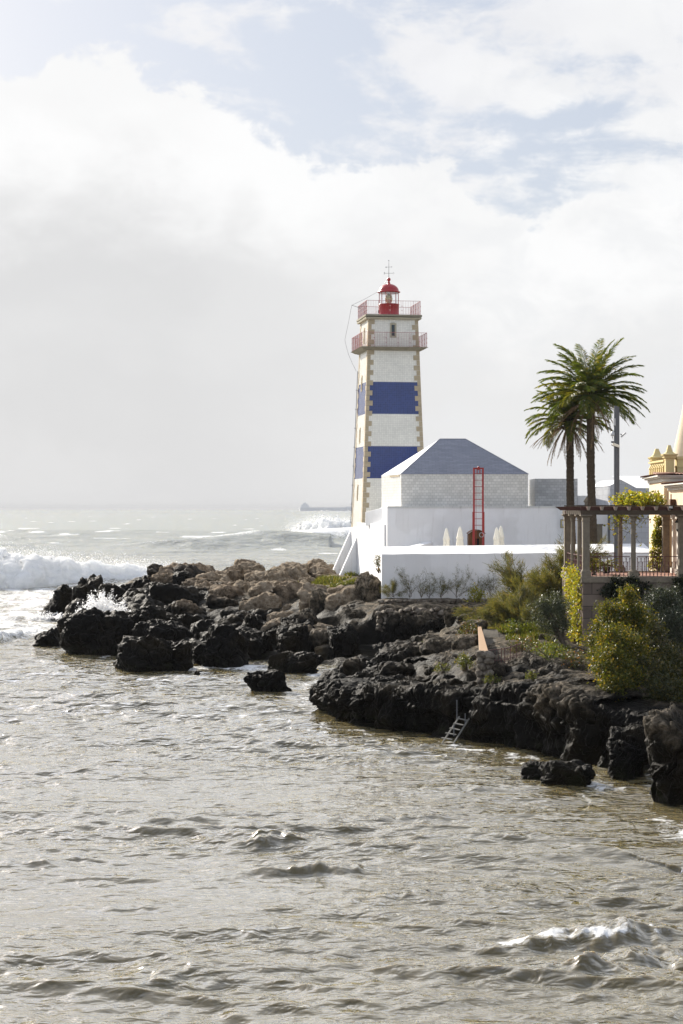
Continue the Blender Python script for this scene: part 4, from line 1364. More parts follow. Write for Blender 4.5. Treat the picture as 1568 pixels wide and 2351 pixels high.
def terrain(name, x0, x1, y0, y1, st, mat, amp, seed):
    nx, ny = int((x1 - x0) / st) + 1, int((y1 - y0) / st) + 1
    gx, gy = np.meshgrid(np.linspace(x0, x1, nx), np.linspace(y0, y1, ny))
    X, Y = gx.ravel(), gy.ravel()
    H = ground_h(X, Y)
    P = np.stack([X, Y, H * 1.3], 1)
    rough = ridged(P * .42, 5, seed, .55) * amp + fbm(P * 1.7, 3, seed + 5) * amp * .35
    H = H - np.where(Y < 98, .9, .35) * np.exp(-((H - .5) / .9) ** 2)
    fl = np.clip((H - 2.45) / .4, 0, 1) * .88          # levelled ground inside the walls
    fl = fl * np.where((Y < 98) & (X < (1105 - 784) / F * Y), .15, 1.0)
    H = H + (rough + .05) * (1 - fl)
    dx = fbm(P * .8 + 40, 3, seed + 9) * .5
    dy = fbm(P * .8 + 80, 3, seed + 11) * .5
    V = np.stack([X + dx * (1 - fl), Y + dy * (1 - fl), H], 1)
    idx = np.arange(nx * ny).reshape(ny, nx)
    Q = np.stack([idx[:-1, :-1], idx[:-1, 1:], idx[1:, 1:], idx[1:, :-1]], -1).reshape(-1, 4)
    keep = (H[Q].max(1) > -1.6)
    o = np_mesh(name, V, Q[keep], mat)
    return tag(o, kind='structure')


terrain('rocky_shore', -30, 34, 48, 166, .26, M['cliff'], .42, 21)
ob = MB().add([(-9000, -400, -3.2), (9000, -400, -3.2), (20000, 20000, -3.2), (-20000, 20000, -3.2)], [(0, 1, 2, 3)])
M['seabed'] = plain('seabed', (0.08, 0.065, 0.04), 0.9, 0.1, bmp=0)
tag(ob.build('seabed_ground', M['seabed']), kind='structure')

# ------------------------------------------------------------------ rocks
_ico = {}


def ico(n):
    if n not in _ico:
        bm = bmesh.new()
        bmesh.ops.create_icosphere(bm, subdivisions=n, radius=1.0)
        bm.verts.ensure_lookup_table()
        V = np.array([v.co[:] for v in bm.verts])
        Fq = np.array([[v.index for v in f.verts] for f in bm.faces])
        bm.free()
        _ico[n] = (V, Fq)
    return _ico[n]


def rock_shape(c, r, seed, sub=6, rough=.24, boxy=2.6, rz=None, low=.34):
    """lumpy boulder of half-sizes r, cut by creases and pitted all over"""
    D, Fq = ico(sub)
    rs = np.random.RandomState(seed)
    off = rs.uniform(-50, 50, 3)
    k = (np.abs(D) ** boxy).sum(1) ** (-1 / boxy)
    P = D * k[:, None]
    # a few flat fracture planes
    for _ in range(rs.randint(6, 12)):
        nrm = rs.normal(size=3)
        nrm[2] *= .7
        nrm /= np.linalg.norm(nrm)
        dpl = rs.uniform(.55, .92)
        ex = P @ nrm - dpl
        P = P - np.clip(ex, 0, None)[:, None] * nrm * .85
    lowf = 1 + low * fbm(D * 1.15 + off, 3, seed)
    P = P * lowf[:, None]
    a = rs.uniform(0, 6.28) if rz is None else rz
    ca, sa = math.cos(a), math.sin(a)
    r = np.array(r, float)
    Q = P * r
    Rm = np.array([[ca, -sa, 0], [sa, ca, 0], [0, 0, 1]])
    if rz is not None:
        Q = Q @ Rm.T
    m = r.mean()
    ns = Q / np.maximum(r, .01) ** 2
    ns /= np.linalg.norm(ns, axis=1)[:, None] + 1e-9
    W = Q + off
    wp_ = W + .35 * np.stack([fbm(W * 1.1 + 5, 2, seed + 21), fbm(W * 1.1 + 55, 2, seed + 22), fbm(W * 1.1 + 95, 2, seed + 23)], 1)
    big_ = ridged(wp_ * (.85 / m ** .6), 3, seed + 3, .55)
    med = np.abs(fbm(wp_ * np.array([2.3, 2.3, 1.3]), 3, seed + 7, .6))
    d = rock_disp(W, wp_, big_, med, m, rough, seed)
    Q = Q + ns * d[:, None]
    return Q + np.array(c), Fq


def rock_disp(W, wp_, big_, med, m, rough, seed):
    lay = W[:, 2] * 1.25 + .16 * W[:, 0] + .8 * fbm(W * .55 + 31, 2, seed + 31)
    lay = lay - np.floor(lay)
    ledge = np.where(lay < .82, lay / .82, (1 - lay) / .18) - .5
    patch = np.clip(.55 + 1.1 * fbm(W * .7 + 71, 2, seed + 41), .08, 1.3)
    crack = np.exp(-(fbm(wp_ * np.array([.9, .9, .45]), 2, seed + 51) / .055) ** 2)
    d = big_ * rough * m * .72 + (.42 - 1.8 * med) * rough * min(1.0, .55 * m + .25) * .50 * patch + (ridged(W * 5.5, 3, seed + 13, .6) - .2) * rough * .34 * (patch * .8 + .2)
    d = d + ledge * rough * min(1.0, m) * .42 - crack * rough * min(1.0, m) * .75
    return d


def fit(V, x0, x1, z0, z1):
    V = V.copy()
    a, b = V[:, 0].min(), V[:, 0].max()
    V[:, 0] = x0 + (V[:, 0] - a) / (b - a) * (x1 - x0)
    a, b = V[:, 2].min(), V[:, 2].max()
    V[:, 2] = z0 + (V[:, 2] - a) / (b - a) * (z1 - z0)
    return V


def rock_obj(name, c, r, seed, mat, sub=6, **kw):
    V, Fq = rock_shape((0, 0, 0), r, seed, sub, **kw)
    return np_mesh(name, V, Fq, mat, kind_loc=None) if False else _place(np_mesh(name, V, Fq, mat), c)


def _place(o, c):
    o.location = c
    return o


def gz(x, y):
    return float(ground_h([x], [y])[0])


def ybase(v):
    vs = np.array([1314, 1350, 1376, 1400, 1430, 1460, 1500, 1536])
    ys = np.array([155, 140, 132, 125, 117, 109, 102, 97.5])
    return float(np.interp(v, vs, ys))


def zb(u0, u1, v0, v1, name, mat, label, group=None, water=False, Y=None, sub=6, dep=1.0, seed=1, cat='rock', **kw):
    """boulder filling the survey box u0-u1, v0-v1, standing on water or shore"""
    Y = Y or (EYE * F / (v1 - 1167) if water else ybase(v1))
    x0, x1 = UX(u0, Y), UX(u1, Y)
    zt, zl = VZ(v0, Y), VZ(v1, Y)
    rx = (x1 - x0) / 2
    hz = zt - zl
    rzv = hz * .62 + .12
    ry = max(.5 * rx + .5 * rzv, .6 * rx) * dep
    V, Fq = rock_shape((0, 0, 0), (rx, ry, rzv), seed, sub, **kw)
    V = fit(V, -rx, rx, -rzv * 1.2, rzv)
    o = _place(np_mesh(name, V, Fq, mat), ((x0 + x1) / 2, Y + ry * .75, zt - rzv))
    return tag(o, label, cat, group)


def z8(x0, x1, y0, y1):
    return x0 * .4758, x1 * .4758, 1262.7 + y0 * .4758, 1262.7 + y1 * .4758


RW, RK, RP = M['rock_wet'], M['rock'], M['rock_pale']
named = [
    ((148, 300, 376, 468), RW, True, None, 'small black rock at the far left tip, alone in the water', 5),
    ((250, 650, 278, 505), RW, True, None, 'long low black rock at the left end of the headland above open water', 7),
    ((180, 310, 252, 335), RW, True, None, 'black rock farthest left in the white surf behind the headland tip', 5),
    ((250, 365, 165, 275), RW, False, 141.5, 'rounded black rock on the left behind the white splash', 6),
    ((335, 512, 118, 275), RW, False, 139.0, 'tall cracked black rock left of the white splash with a flat slanted top', 6),
    ((525, 925, 412, 582), RW, True, None, 'largest black rock in front, standing in calm water with an overhanging left end', 7),
    ((575, 805, 268, 360), RW, False, 113, 'flat black rock just right of the splash behind the front rocks', 6),
    ((625, 930, 335, 455), RW, False, 105.5, 'broad black rock directly behind the largest front rock', 6),
    ((690, 835, 66, 150), RW, False, 150, 'black domed rock standing highest on the skyline against the surf', 6),
    ((615, 740, 195, 295), RW, False, 128, 'angular dark rock in the middle of the headland beside the splash', 6),
    ((705, 880, 183, 290), RW, False, 129, 'dark wedge-shaped rock behind the flat black rock', 6),
    ((780, 1015, 238, 352), RK, False, 118, 'large dark rock with a pale right shoulder in mid headland', 6),
    ((855, 1045, 185, 270), RW, False, 131, 'smooth dark dome of rock in mid headland', 6),
    ((910, 1205, 360, 575), RW, True, 99.0, 'big black double rock right of the largest front rock', 7),
    ((1055, 1215, 285, 375), RK, False, 115, 'square dark rock with a sharp left edge near the front', 6),
    ((1155, 1275, 308, 435), RK, False, 110, 'dark upright rock leaning left above the inlet', 6),
    ((1045, 1205, 205, 290), RK, False, 129, 'dark block of rock below the pale domed rocks', 6),
    ((1160, 1400, 98, 212), RP, False, 139, 'largest pale rounded rock high on the headland', 6),
    ((922, 1065, 80, 148), RP, False, 150, 'pale craggy rock on the skyline right of the black domed one', 6),
    ((1040, 1165, 82, 130), RW, False, 153, 'flat dark slab lying on the skyline in mid headland', 5),
    ((1282, 1562, 490, 600), RW, True, None, 'isolated low black rock in the inlet, the larger of two', 7),
    ((1173, 1407, 578, 687), RW, True, None, 'isolated black rock in open water left of the promontory tip', 7),
    ((933, 966, 578, 600), RW, True, None, 'tiny black rock just breaking the water surface', 4),
    ((1320, 1505, 148, 235), RP, False, 135, 'wide pale weathered rock below the green patch', 6),
    ((1448, 1525, 172, 242), RP, False, 131, 'small pale rounded rock beside the green patch', 5),
    ((1335, 1452, 262, 362), RP, False, 118, 'pale split slabs standing upright below the green patch', 6),
    ((1448, 1530, 258, 335), RP, False, 119, 'pale leaning slab right of the split slabs', 5),
    ((1195, 1425, 365, 455), RK, False, 108, 'dark sloping rock above the isolated black rocks', 6),
    ((1325, 1505, 392, 520), RK, False, 103.5, 'dark ribbed rock at the water edge of the inlet', 6),
    ((455, 625, 160, 255), RW, False, 135, 'dark humped rock right behind the white splash', 6),
    ((620, 785, 122, 185), RW, False, 143, 'flat dark rock in front of the black domed skyline rock', 5),
    ((845, 965, 148, 208), RK, False, 140, 'brown-topped dark rock left of the pale rocks', 5),
    ((1228, 1312, 146, 225), RP, False, 134, 'pale standing rock with a rounded head in front of the largest pale one', 5),
    ((1378, 1442, 208, 265), RP, False, 128, 'small pale egg-shaped rock above the split slabs', 5),
]
for i, (bx, mt, wt, Yv, lb, sb) in enumerate(named):
    zb(*z8(*bx), 'boulder', mt, lb, 'boulders of the headland', wt, Yv, sb, seed=100 + i * 7, dep=.9)

# smaller boulders filling the headland between the named ones
rr = random.Random(11)
made = 0
tries = 0
while made < 118 and tries < 4000:
    tries += 1
    Y = rr.uniform(101, 154)
    u = rr.uniform(140, 800)
    x = UX(u, Y)
    h = gz(x, Y)
    if h < .15 or (h > 3.45 and u > 660):
        continue
    s = rr.uniform(.55, 1.45) * (1.25 if u < 420 else 1.0)
    pale = (u - 500) / 330 + (Y - 125) / 90 + rr.uniform(-.35, .35)
    if pale > .28:
        mt, lb, gp_ = RP, 'pale weathered boulder in the dry upper part of the headland', 'pale boulders of the upper headland'
    elif pale > -.15:
        mt, lb, gp_ = RK, 'brown-grey boulder wedged among the rocks of the middle headland', 'brown boulders of the middle headland'
    else:
        mt, lb, gp_ = RW, 'black wet boulder among the low rocks of the outer headland', 'black boulders of the outer headland'
    o = rock_obj('boulder', (x, Y, h + s * .12), (s, s * rr.uniform(.75, 1.1), s * rr.uniform(.55, .85)), 1000 + tries, mt, 5)
    tag(o, lb, 'rock', gp_)
    made += 1

# loose rocks lying on the promontory shelf
rr = random.Random(23)
made = tries = 0
while made < 46 and tries < 3000:
    tries += 1
    Y = rr.uniform(70, 100)
    u = rr.uniform(760, 1110)
    x = UX(u, Y)
    h = gz(x, Y)
    if h < .5 or h > 3.2:
        continue
    s = rr.uniform(.30, .85)
    o = rock_obj('boulder', (x, Y, h + s * .10), (s * 1.25, s, s * rr.uniform(.5, .8)), 4000 + tries, M['cliff'], 5)
    tag(o, 'dark broken rock lying on the low promontory shelf left of the orange coping', 'rock', 'loose rocks on the promontory shelf')
    made += 1

# solid rock masses of the promontory and the cliffs (bedrock)
shoreline = [(835, 86, .6), (792, 82.5, .9), (765, 79.5, 1.15), (752, 76.5, 1.35), (772, 74.0, 1.45), (800, 73.0, 1.5), (850, 71.8, 1.65), (905, 71.3, 1.6), (950, 70.3, 1.8), (1000, 69.9, 1.7), (1045, 68.6, 1.85), (1085, 68.4, 1.9),
             (1130, 66.9, 2.15), (1180, 65.9, 2.45), (1215, 65.3, 2.35), (1250, 63.6, 2.6), (1300, 62.8, 2.4), (1350, 61.6, 2.0), (1400, 61.8, 1.85), (1450, 60.6, 1.75), (1500, 60.6, 1.75), (1560, 59.4, 1.8), (1720, 57.5, 2.0)]


def cliff_curtain(pts, nl, nq, seed, rough):
    P = np.array([(UX(u, Y), Y, z) for u, Y, z in pts])
    seg = np.r_[0, np.cumsum(np.hypot(*np.diff(P[:, :2], axis=0).T))]
    s_ = np.linspace(0, seg[-1], nl)
    C = np.stack([np.interp(s_, seg, P[:, k]) for k in range(3)], 1)
    for k in range(3):
        ker = np.ones(25) / 25
        C[:, k] = np.convolve(np.pad(C[:, k], 12, mode='edge'), ker, 'valid')
    T = np.gradient(C[:, :2], axis=0)
    T /= np.linalg.norm(T, axis=1)[:, None]
    N = np.stack([T[:, 1], -T[:, 0]], 1)            # towards the sea
    bul = fbm(np.stack([s_ * .16, 0 * s_, 0 * s_], 1), 3, seed)
    prof = np.array([(-.55, -1.0), (-.30, -.3), (-.25, .0), (.05, .22), (.35, .48), (.42, .70), (.25, .90), (-.15, 1.0), (-.9, 1.04), (-2.2, 1.05), (-4.2, 1.02), (-5.5, .3)])
    pl = np.r_[0, np.cumsum(np.hypot(np.diff(prof[:, 0]), np.diff(prof[:, 1]) * 2.2))]
    q = np.linspace(0, pl[-1], nq)
    po, pz = np.interp(q, pl, prof[:, 0]), np.interp(q, pl, prof[:, 1])
    O = po[None, :] * (1 + .5 * bul[:, None] * (po[None, :] > 0)) + .55 * bul[:, None]
    Zz = np.where(pz[None, :] < 0, pz[None, :], pz[None, :] * C[:, 2][:, None])
    X_ = C[:, 0][:, None] + N[:, 0][:, None] * O
    Y_ = C[:, 1][:, None] + N[:, 1][:, None] * O
    V = np.stack([X_, Y_, Zz], -1)
    dS, dQ = np.gradient(V, axis=0), np.gradient(V, axis=1)
    nv = np.cross(dS, dQ)
    nv /= np.linalg.norm(nv, axis=2)[..., None] + 1e-9
    nv = nv.reshape(-1, 3)
    V = V.reshape(-1, 3)
    W = V + 7.7
    wp_ = W + .35 * np.stack([fbm(W * 1.1 + 5, 2, seed + 21), fbm(W * 1.1 + 55, 2, seed + 22), fbm(W * 1.1 + 95, 2, seed + 23)], 1)
    med = np.abs(fbm(wp_ * np.array([2.3, 2.3, 1.3]), 3, seed + 7, .6))
    d = rock_disp(W, wp_, ridged(wp_ * .55, 4, seed + 3, .55) * .9 + fbm(wp_ * .30, 2, seed + 5) * 1.2, med, 1.6, rough, seed)
    d = np.clip(d - d.mean(), -.75, .55)
    d = d * np.tile(np.where(po < -.2, np.where(pz > .9, .45, 1.0), 1.0), nl)
    # the surface always swells outwards where it faces the sea
    sgn = np.sign((nv.reshape(nl, nq, 3)[:, nq // 3, :2] * N).sum(1).mean())
    V = V + nv * (sgn * d)[:, None]
    idx = np.arange(nl * nq).reshape(nl, nq)
    Fq = np.stack([idx[:-1, :-1], idx[1:, :-1], idx[1:, 1:], idx[:-1, 1:]], -1).reshape(-1, 4)
    return V, Fq


V, Fq = cliff_curtain(shoreline, 1150, 170, 411, .34)
tag(np_mesh('cliff', V, Fq, M['cliff']), kind='structure')
masses = [
    (1180, 1310, 1600, 1742, 64.6, 1.0), (1060, 1150, 1590, 1716, 67.6, .9), (1290, 1400, 1640, 1768, 61.8, 1.0), (860, 960, 1575, 1690, 71.2, .9),
    (772, 905, 1505, 1590, 79.5, 1.8), (860, 1025, 1474, 1580, 83.5, 2.3), (960, 1090, 1458, 1560, 82.5, 2.3), (930, 1105, 1512, 1605, 76.2, 1.9),
    (785, 960, 1538, 1625, 77.0, 1.8), (1095, 1240, 1522, 1610, 70.8, 1.5), (1190, 1345, 1528, 1640, 68.6, 1.8), (1005, 1100, 1500, 1570, 76.5, 1.3),
    (770, 870, 1380, 1520, 109, 2.4), (850, 975, 1402, 1512, 105.4, 1.4), (930, 1050, 1400, 1500, 104.4, 1.2), (1018, 1115, 1386, 1470, 102.6, 1.5),
    (700, 800, 1350, 1515, 113.5, 2.6), (640, 740, 1400, 1520, 107, 2.4), (740, 830, 1430, 1530, 103.5, 1.9),
    (1165, 1250, 1500, 1560, 71.5, 1.2), (1240, 1330, 1500, 1550, 73.2, 1.2), (1210, 1300, 1455, 1500, 82, 1.3), (1170, 1215, 1450, 1482, 84, .9),
    (812, 885, 1312, 1395, 112, 1.0),
]
VV, FF, nb = [], [], 0
for i, (u0, u1, v0, v1, Y, ry) in enumerate(masses):
    rx = (UX(u1, Y) - UX(u0, Y)) / 2
    zt, zl = VZ(v0, Y), VZ(v1, Y)
    V, Fq = rock_shape(((UX(u0, Y) + UX(u1, Y)) / 2, Y + ry * .45, (zt + zl) / 2), (rx * 1.02, ry, (zt - zl) / 2 * .98), 500 + i * 13, 7, rough=.22, boxy=3.2, rz=0.0, low=.24)
    V = fit(V, UX(u0, Y), UX(u1, Y), zl - .4, zt)
    VV.append(V)
    FF.append(Fq + nb)
    nb += len(V)
tag(np_mesh('rocky_cliff', np.concatenate(VV), np.concatenate(FF), M['cliff']), kind='structure')

zb(1398, 1515, 1668, 1765, 'boulder', RW, 'jagged black rock with a wet glinting crest against the cliff foot', water=True, Y=57.5, sub=7, seed=71, rough=.3)
zb(1486, 1640, 1622, 1812, 'boulder', M['cliff'], 'tall near rock cut by the right edge of the picture', water=True, Y=53.2, sub=7, seed=72, rough=.26)
zb(1196, 1290, 1750, 1797, 'boulder', RW, 'left and smaller half of the low black rock pair near the cliff', water=True, Y=57.6, sub=6, seed=73)
zb(1238, 1372, 1748, 1803, 'boulder', RW, 'right and longer half of the low black rock pair near the cliff', water=True, Y=56.3, sub=7, seed=74)
zb(1370, 1412, 1738, 1768, 'boulder', RW, 'small wet black stones in the foam at the cliff foot', water=True, Y=60.0, sub=5, seed=75)

# ------------------------------------------------------------------ walls, path and rails of the shore garden


def rubble_wall(name, pts, zb_, zt_, th, label, sd, mat=None):
    """dry-laid wall of individual lumpy stones following a line"""
    rr = random.Random(sd)
    VV, FF, nb = [], [], 0
    for (p, q), (b0, b1), (t0, t1) in zip(zip(pts[:-1], pts[1:]), zip(zb_[:-1], zb_[1:]), zip(zt_[:-1], zt_[1:])):
        p, q = Vector(p), Vector(q)
        L = (q - p).length
        s = 0
        hmax = max(t0 - b0, t1 - b1)
        z = 0
        while z < hmax:
            hh = rr.uniform(.20, .34)
            s = rr.uniform(-.2, 0)
            while s < L:
                ww = rr.uniform(.22, .55)
                f = min(max((s + ww / 2) / L, 0), 1)
                bz_, tz_ = b0 + (b1 - b0) * f, t0 + (t1 - t0) * f
                if bz_ + z + hh * .4 < tz_:
                    c = p.lerp(q, f)
                    V, Fq = rock_shape((c.x, c.y + rr.uniform(-.05, .05), bz_ + z + hh / 2), (ww * .54, th / 2, hh * .56), rr.randint(0, 99999), 3, rough=.16, rz=math.atan2(q.y - p.y, q.x - p.x), low=.2)
                    VV.append(V)
                    FF.append(Fq + nb)
                    nb += len(V)
                s += ww
            z += hh * .92
    return tag(np_mesh(name, np.concatenate(VV), np.concatenate(FF), mat or M['rubble']), label, 'wall')


rubble_wall('rubble_wall', [(UX(872, 108), 108), (UX(1040, 108), 108), (UX(1165, 107.5), 107.5)], [2.6, 2.6, 2.6], [3.42, 3.42, 3.38], .6, 'low dry stone wall under the white garden wall and its shrubs', 5)
rubble_wall('stone_arch_wall', [(UX(868, 105.8), 105.8), (UX(960, 105.6), 105.6), (UX(1040, 105.2), 105.2)], [.3, .9, 1.6], [2.75, 2.95, 2.85], .8, 'dark rubble stone wall above the cave at the head of the inlet', 6)
# orange coping wall and path
ow = thing('coped_wall', 'short stone wall with an orange brick coping beside the cobbled path', 'wall', (UX(1110, 75), 75, 2.3))
a0, a1, a2, a3 = WP(1097, 1438, 84), WP(1105, 1436, 84), WP(1121.5, 1496, 69.2), WP(1100.5, 1497.5, 69.2)
b = MB().hexa([(p.x, p.y, 3.22) for p in (a3, a2, a1, a0)], [(p.x, p.y, 3.30) for p in (a3, a2, a1, a0)])
b.build('coping', M['orange'], ow, bevel=.015)
b = MB().hexa([(a3.x + .03, a3.y + .03, .8), (a2.x - .03, a2.y + .03, .8), (a1.x, a1.y, .8), (a0.x, a0.y, .8)], [(a3.x + .03, a3.y + .03, 3.215), (a2.x - .03, a2.y + .03, 3.215), (a1.x, a1.y, 3.215), (a0.x, a0.y, 3.215)])
b.build('wall_body', M['rubble'], ow)
rubble_wall('coped_wall_end', [(a3.x, a3.y - .05), (a2.x, a2.y - .05)], [1.2, 1.2], [3.18, 3.18], .35, 'rough stone end face under the orange coping', 8)
b = MB()
nP = 22
rowp = []
for i in range(nP + 1):
    yy_ = 70.3 + 15.5 * i / nP
    ul, ur = 1122 - 13 * i / nP, 1168 - 26 * i / nP
    zc_ = gz(UX((ul + ur) / 2, yy_), yy_) + .10
    rowp.append(((UX(ul, yy_), yy_, zc_ + .03), (UX(ur, yy_), yy_, zc_ - .02)))
for (l0, r0_), (l1, r1_) in zip(rowp[:-1], rowp[1:]):
    b.hexa([(l0[0], l0[1], 1.6), (r0_[0], r0_[1], 1.6), (r1_[0], r1_[1], 1.6), (l1[0], l1[1], 1.6)], [l0, r0_, r1_, l1])
b.build('cobbled_path', M['path'])['kind'] = 'structure'


def picket(name, pts, ht, sp, label, mat, wd=.022, group=None):
    pts = [Vector(p) for p in pts]
    root = thing(name, label, 'railing', pts[0], 0, group)
    b = MB()
    for p, q in zip(pts[:-1], pts[1:]):
        b.bar(p + Vector((0, 0, ht)), q + Vector((0, 0, ht)), wd * 1.6)
        b.bar(p + Vector((0, 0, .12)), q + Vector((0, 0, .12)), wd * 1.2)
    b.build('rail', mat, root)
    for p, q in zip(pts[:-1], pts[1:]):
        n = max(2, int((q - p).length / sp))
        for i in range(n + 1):
            c = p.lerp(q, i / n)
            MB().bar(c, c + Vector((0, 0, ht + (.05 if i % 4 == 0 else 0))), wd * (1.7 if i % 4 == 0 else 1)).build('bar', mat, root)


picket('path_railing', [WP(1122, 1524, 69.8), WP(1158, 1521, 70.4), WP(1196, 1508, 72)], .55, .16, 'thin dark iron railing across the end of the cobbled path', M['iron'], .018)
picket('rusty_fence', [WP(1115, 1424, 97), WP(1140, 1416, 97.6), WP(1172, 1404, 99)], .78, .2, 'rusty iron fence on a stone kerb above the path', M['rust'], .025)

# iron sea ladder
sl = thing('sea_ladder', 'grey iron ladder with handrails leading down the cliff into the water', 'ladder', WP(1030, 1700, 66.0))
b = MB()
P_, Q_ = WP(1077, 1650, 67.3), WP(1034, 1702, 66.2)
P2, Q2 = WP(1055, 1645, 67.5), WP(1010, 1698, 66.4)
b.bar(P_, Q_ - Vector((.0, .1, .25)), .05)
b.bar(P2, Q2 - Vector((.0, .1, .25)), .05)
b.build('stringer', M['rust_grey'], sl)
for i in range(5):
    f = .08 + i * .21
    MB().bar(P_.lerp(Q_, f), P2.lerp(Q2, f), .12, .03).build('step', M['rust_grey'], sl)
for q, v1 in ((WP(1049, 1607, 67.4), 1661), (WP(1068, 1638, 67.2), 1664), (WP(1042, 1663, 66.5), 1690)):
    MB().bar(q, (q.x, q.y, VZ(v1, q.y)), .035).build('handrail_post', M['dark_metal'], sl)

# ------------------------------------------------------------------ water
def water_height(X, Y, cell):
    rs = np.random.RandomState(5)
    Z = np.zeros_like(X)
    DX = np.zeros_like(X)
    DY = np.zeros_like(X)
    mod = .80 + 1.1 * fbm(np.stack([X * .05, Y * .08, 0 * X], 1), 3, 77)
    comps = []
    for lam, slope, n, spread, sea in ((26, .018, 5, .25, 1), (13, .026, 6, .30, 0), (6.5, .055, 9, .26, 0), (3.3, .085, 14, .30, 0), (1.7, .115, 20, .38, 0), (.9, .118, 24, .50, 0), (.48, .100, 20, .7, 0)):
        for _ in range(n):
            l = lam * rs.uniform(.72, 1.35)
            a = math.radians(-98) + rs.normal() * spread      # direction of travel, mostly towards the viewer
            comps.append((l, a, slope / math.sqrt(n) * 1.41, rs.uniform(0, 6.28), sea))
    calm = 1.0
    for l, a, sl_, ph, sea in comps:
        k = 2 * math.pi / l
        kx, ky = k * math.cos(a), k * math.sin(a)
        A = sl_ / k
        fade = np.clip((l / (2.2 * cell) - 1) / 1.0, 0, 1)
        if sea:
            fade = fade * np.clip((Y - 60) / 120, .15, 2.5)
        th = kx * X + ky * Y + ph
        s, c = np.sin(th), np.cos(th)
        m_ = mod if l < 8 else 1.0
        Z += A * s * fade * m_
        DX += -.6 * A * c * fade * m_ * math.cos(a) * -1
        DY += -.6 * A * c * fade * m_ * math.sin(a) * -1
    return Z, DX, DY


# single steeper wavelets near the viewer: (u, v, half length, height, foam)
crests = [(748, 2008, 1.25, .48, .35), (620, 1936, 1.0, .40, 0), (1400, 2163, 1.5, .50, .85), (1500, 2212, 1.3, .55, .3), (1370, 2240, 1.1, .40, .05), (560, 2020, .9, .18, .35), (900, 2072, 1.7, .14, 0),
          (1240, 2165, 1.6, .20, .72), (620, 2136, 1.0, .16, 0), (390, 2250, .9, .18, .1), (1050, 1815, 2.4, .16, 0), (330, 1870, 3.0, .16, 0), (150, 1815, 3.5, .16, 0), (900, 1880, 2.2, .16, 0), (700, 2010, 3.0, .10, 0), (1480, 2330, 1.2, .2, .3),
          (960, 1945, 1.8, .16, 0), (80, 1990, 2.0, .16, 0), (1150, 2050, 1.8, .15, .1), (300, 2080, 1.8, .15, 0), (780, 1760, 3.0, .15, 0), (420, 1740, 3.0, .14, 0)]
nr, ncol = 1660, 760
Yr = np.concatenate([1 / np.linspace(1 / 24.0, 1 / 180.0, 1250), np.linspace(181.5, 700, 300), np.geomspace(708, 30000, 110)])
tc = np.linspace(-.285, .285, ncol - 60)
side = np.geomspace(.29, 2.6, 30)
tc = np.concatenate([-side[::-1], tc, side])
Yg_, Tg = np.meshgrid(Yr, tc, indexing='ij')
X, Y = (Tg * Yg_).ravel(), Yg_.ravel()
cell = np.maximum(Y * .57 / (ncol - 60) * 1.0, np.repeat(np.abs(np.gradient(Yr)), ncol) * .75)
cell = np.where(np.abs(Tg.ravel()) > .285, cell * 8, cell)
Z, DX, DY = water_height(X, Y, cell)
foam = np.zeros_like(X)
for u, v, L, H, fm in crests:
    Yc = EYE * F / (v - 1167)
    Xc = UX(u, Yc)
    sel = (np.abs(X - Xc) < 3 * L) & (np.abs(Y - Yc) < 5)
    xs, ys = X[sel] - Xc, Y[sel] - Yc
    ys = ys - .12 * xs + .25 * fbm(np.stack([xs * 1.2 + u, ys * .3, 0 * xs], 1), 3, 31)
    wx = np.exp(-(xs / L) ** 2 * 1.3) * np.clip(.8 + .9 * fbm(np.stack([xs * 1.9 + u, ys * .8, 0 * xs], 1), 3, 33), .3, 1.4)
    prof = np.where(ys < 0, np.exp(-(ys / .36) ** 2), np.exp(-(ys / 1.0) ** 2))
    Z[sel] += H * .62 * wx * prof
    if fm:
        fn_ = np.clip(.80 + 1.3 * fbm(np.stack([xs * 2.2, ys * 2.2, 0 * xs + u], 1), 3, 37), 0, 1.2)
        foam[sel] = np.maximum(foam[sel], fm * fn_ * np.exp(-(xs / (L * 1.1)) ** 2) * np.exp(-((ys - .12) / .42) ** 2))
# swell lines out at sea, each a ridge along a curve with foam on its back
gh = np.full_like(X, -3.0)
near = (np.abs(Tg.ravel()) < .3) & (Y > 40) & (Y < 182)
gh[near] = ground_h(X[near], Y[near])
n1 = fbm(np.stack([X * .5, Y * .35, 0 * X], 1), 4, 61)
n2 = fbm(np.stack([X * .12, Y * .06, 0 * X], 1), 4, 63)


def swell(uv, H, wf, wb, fm, fw):
    """ridge through survey points of its foot; wf/wb front and back half widths, fm foam"""
    global Z, foam
    pts = [WP(u, v, EYE * F / (v - 1167)) for u, v in uv]
    xs = np.array([p.x for p in pts])
    ys = np.array([p.y for p in pts])
    hs = np.array(H if hasattr(H, '__len__') else [H] * len(xs), float)
    fs = np.array(fm if hasattr(fm, '__len__') else [fm] * len(xs), float)
    yc = np.interp(X, xs, ys)
    hh = np.interp(X, xs, hs, left=0, right=0)
    ff_ = np.interp(X, xs, fs, left=0, right=0)
    d = Y - yc + n2 * 6
    pr = np.where(d < 0, np.exp(-(d / wf) ** 2), np.exp(-(d / wb) ** 2))
    Z += hh * pr
    foam = np.maximum(foam, ff_ * np.exp(-((d - fw * .3) / fw) ** 2))


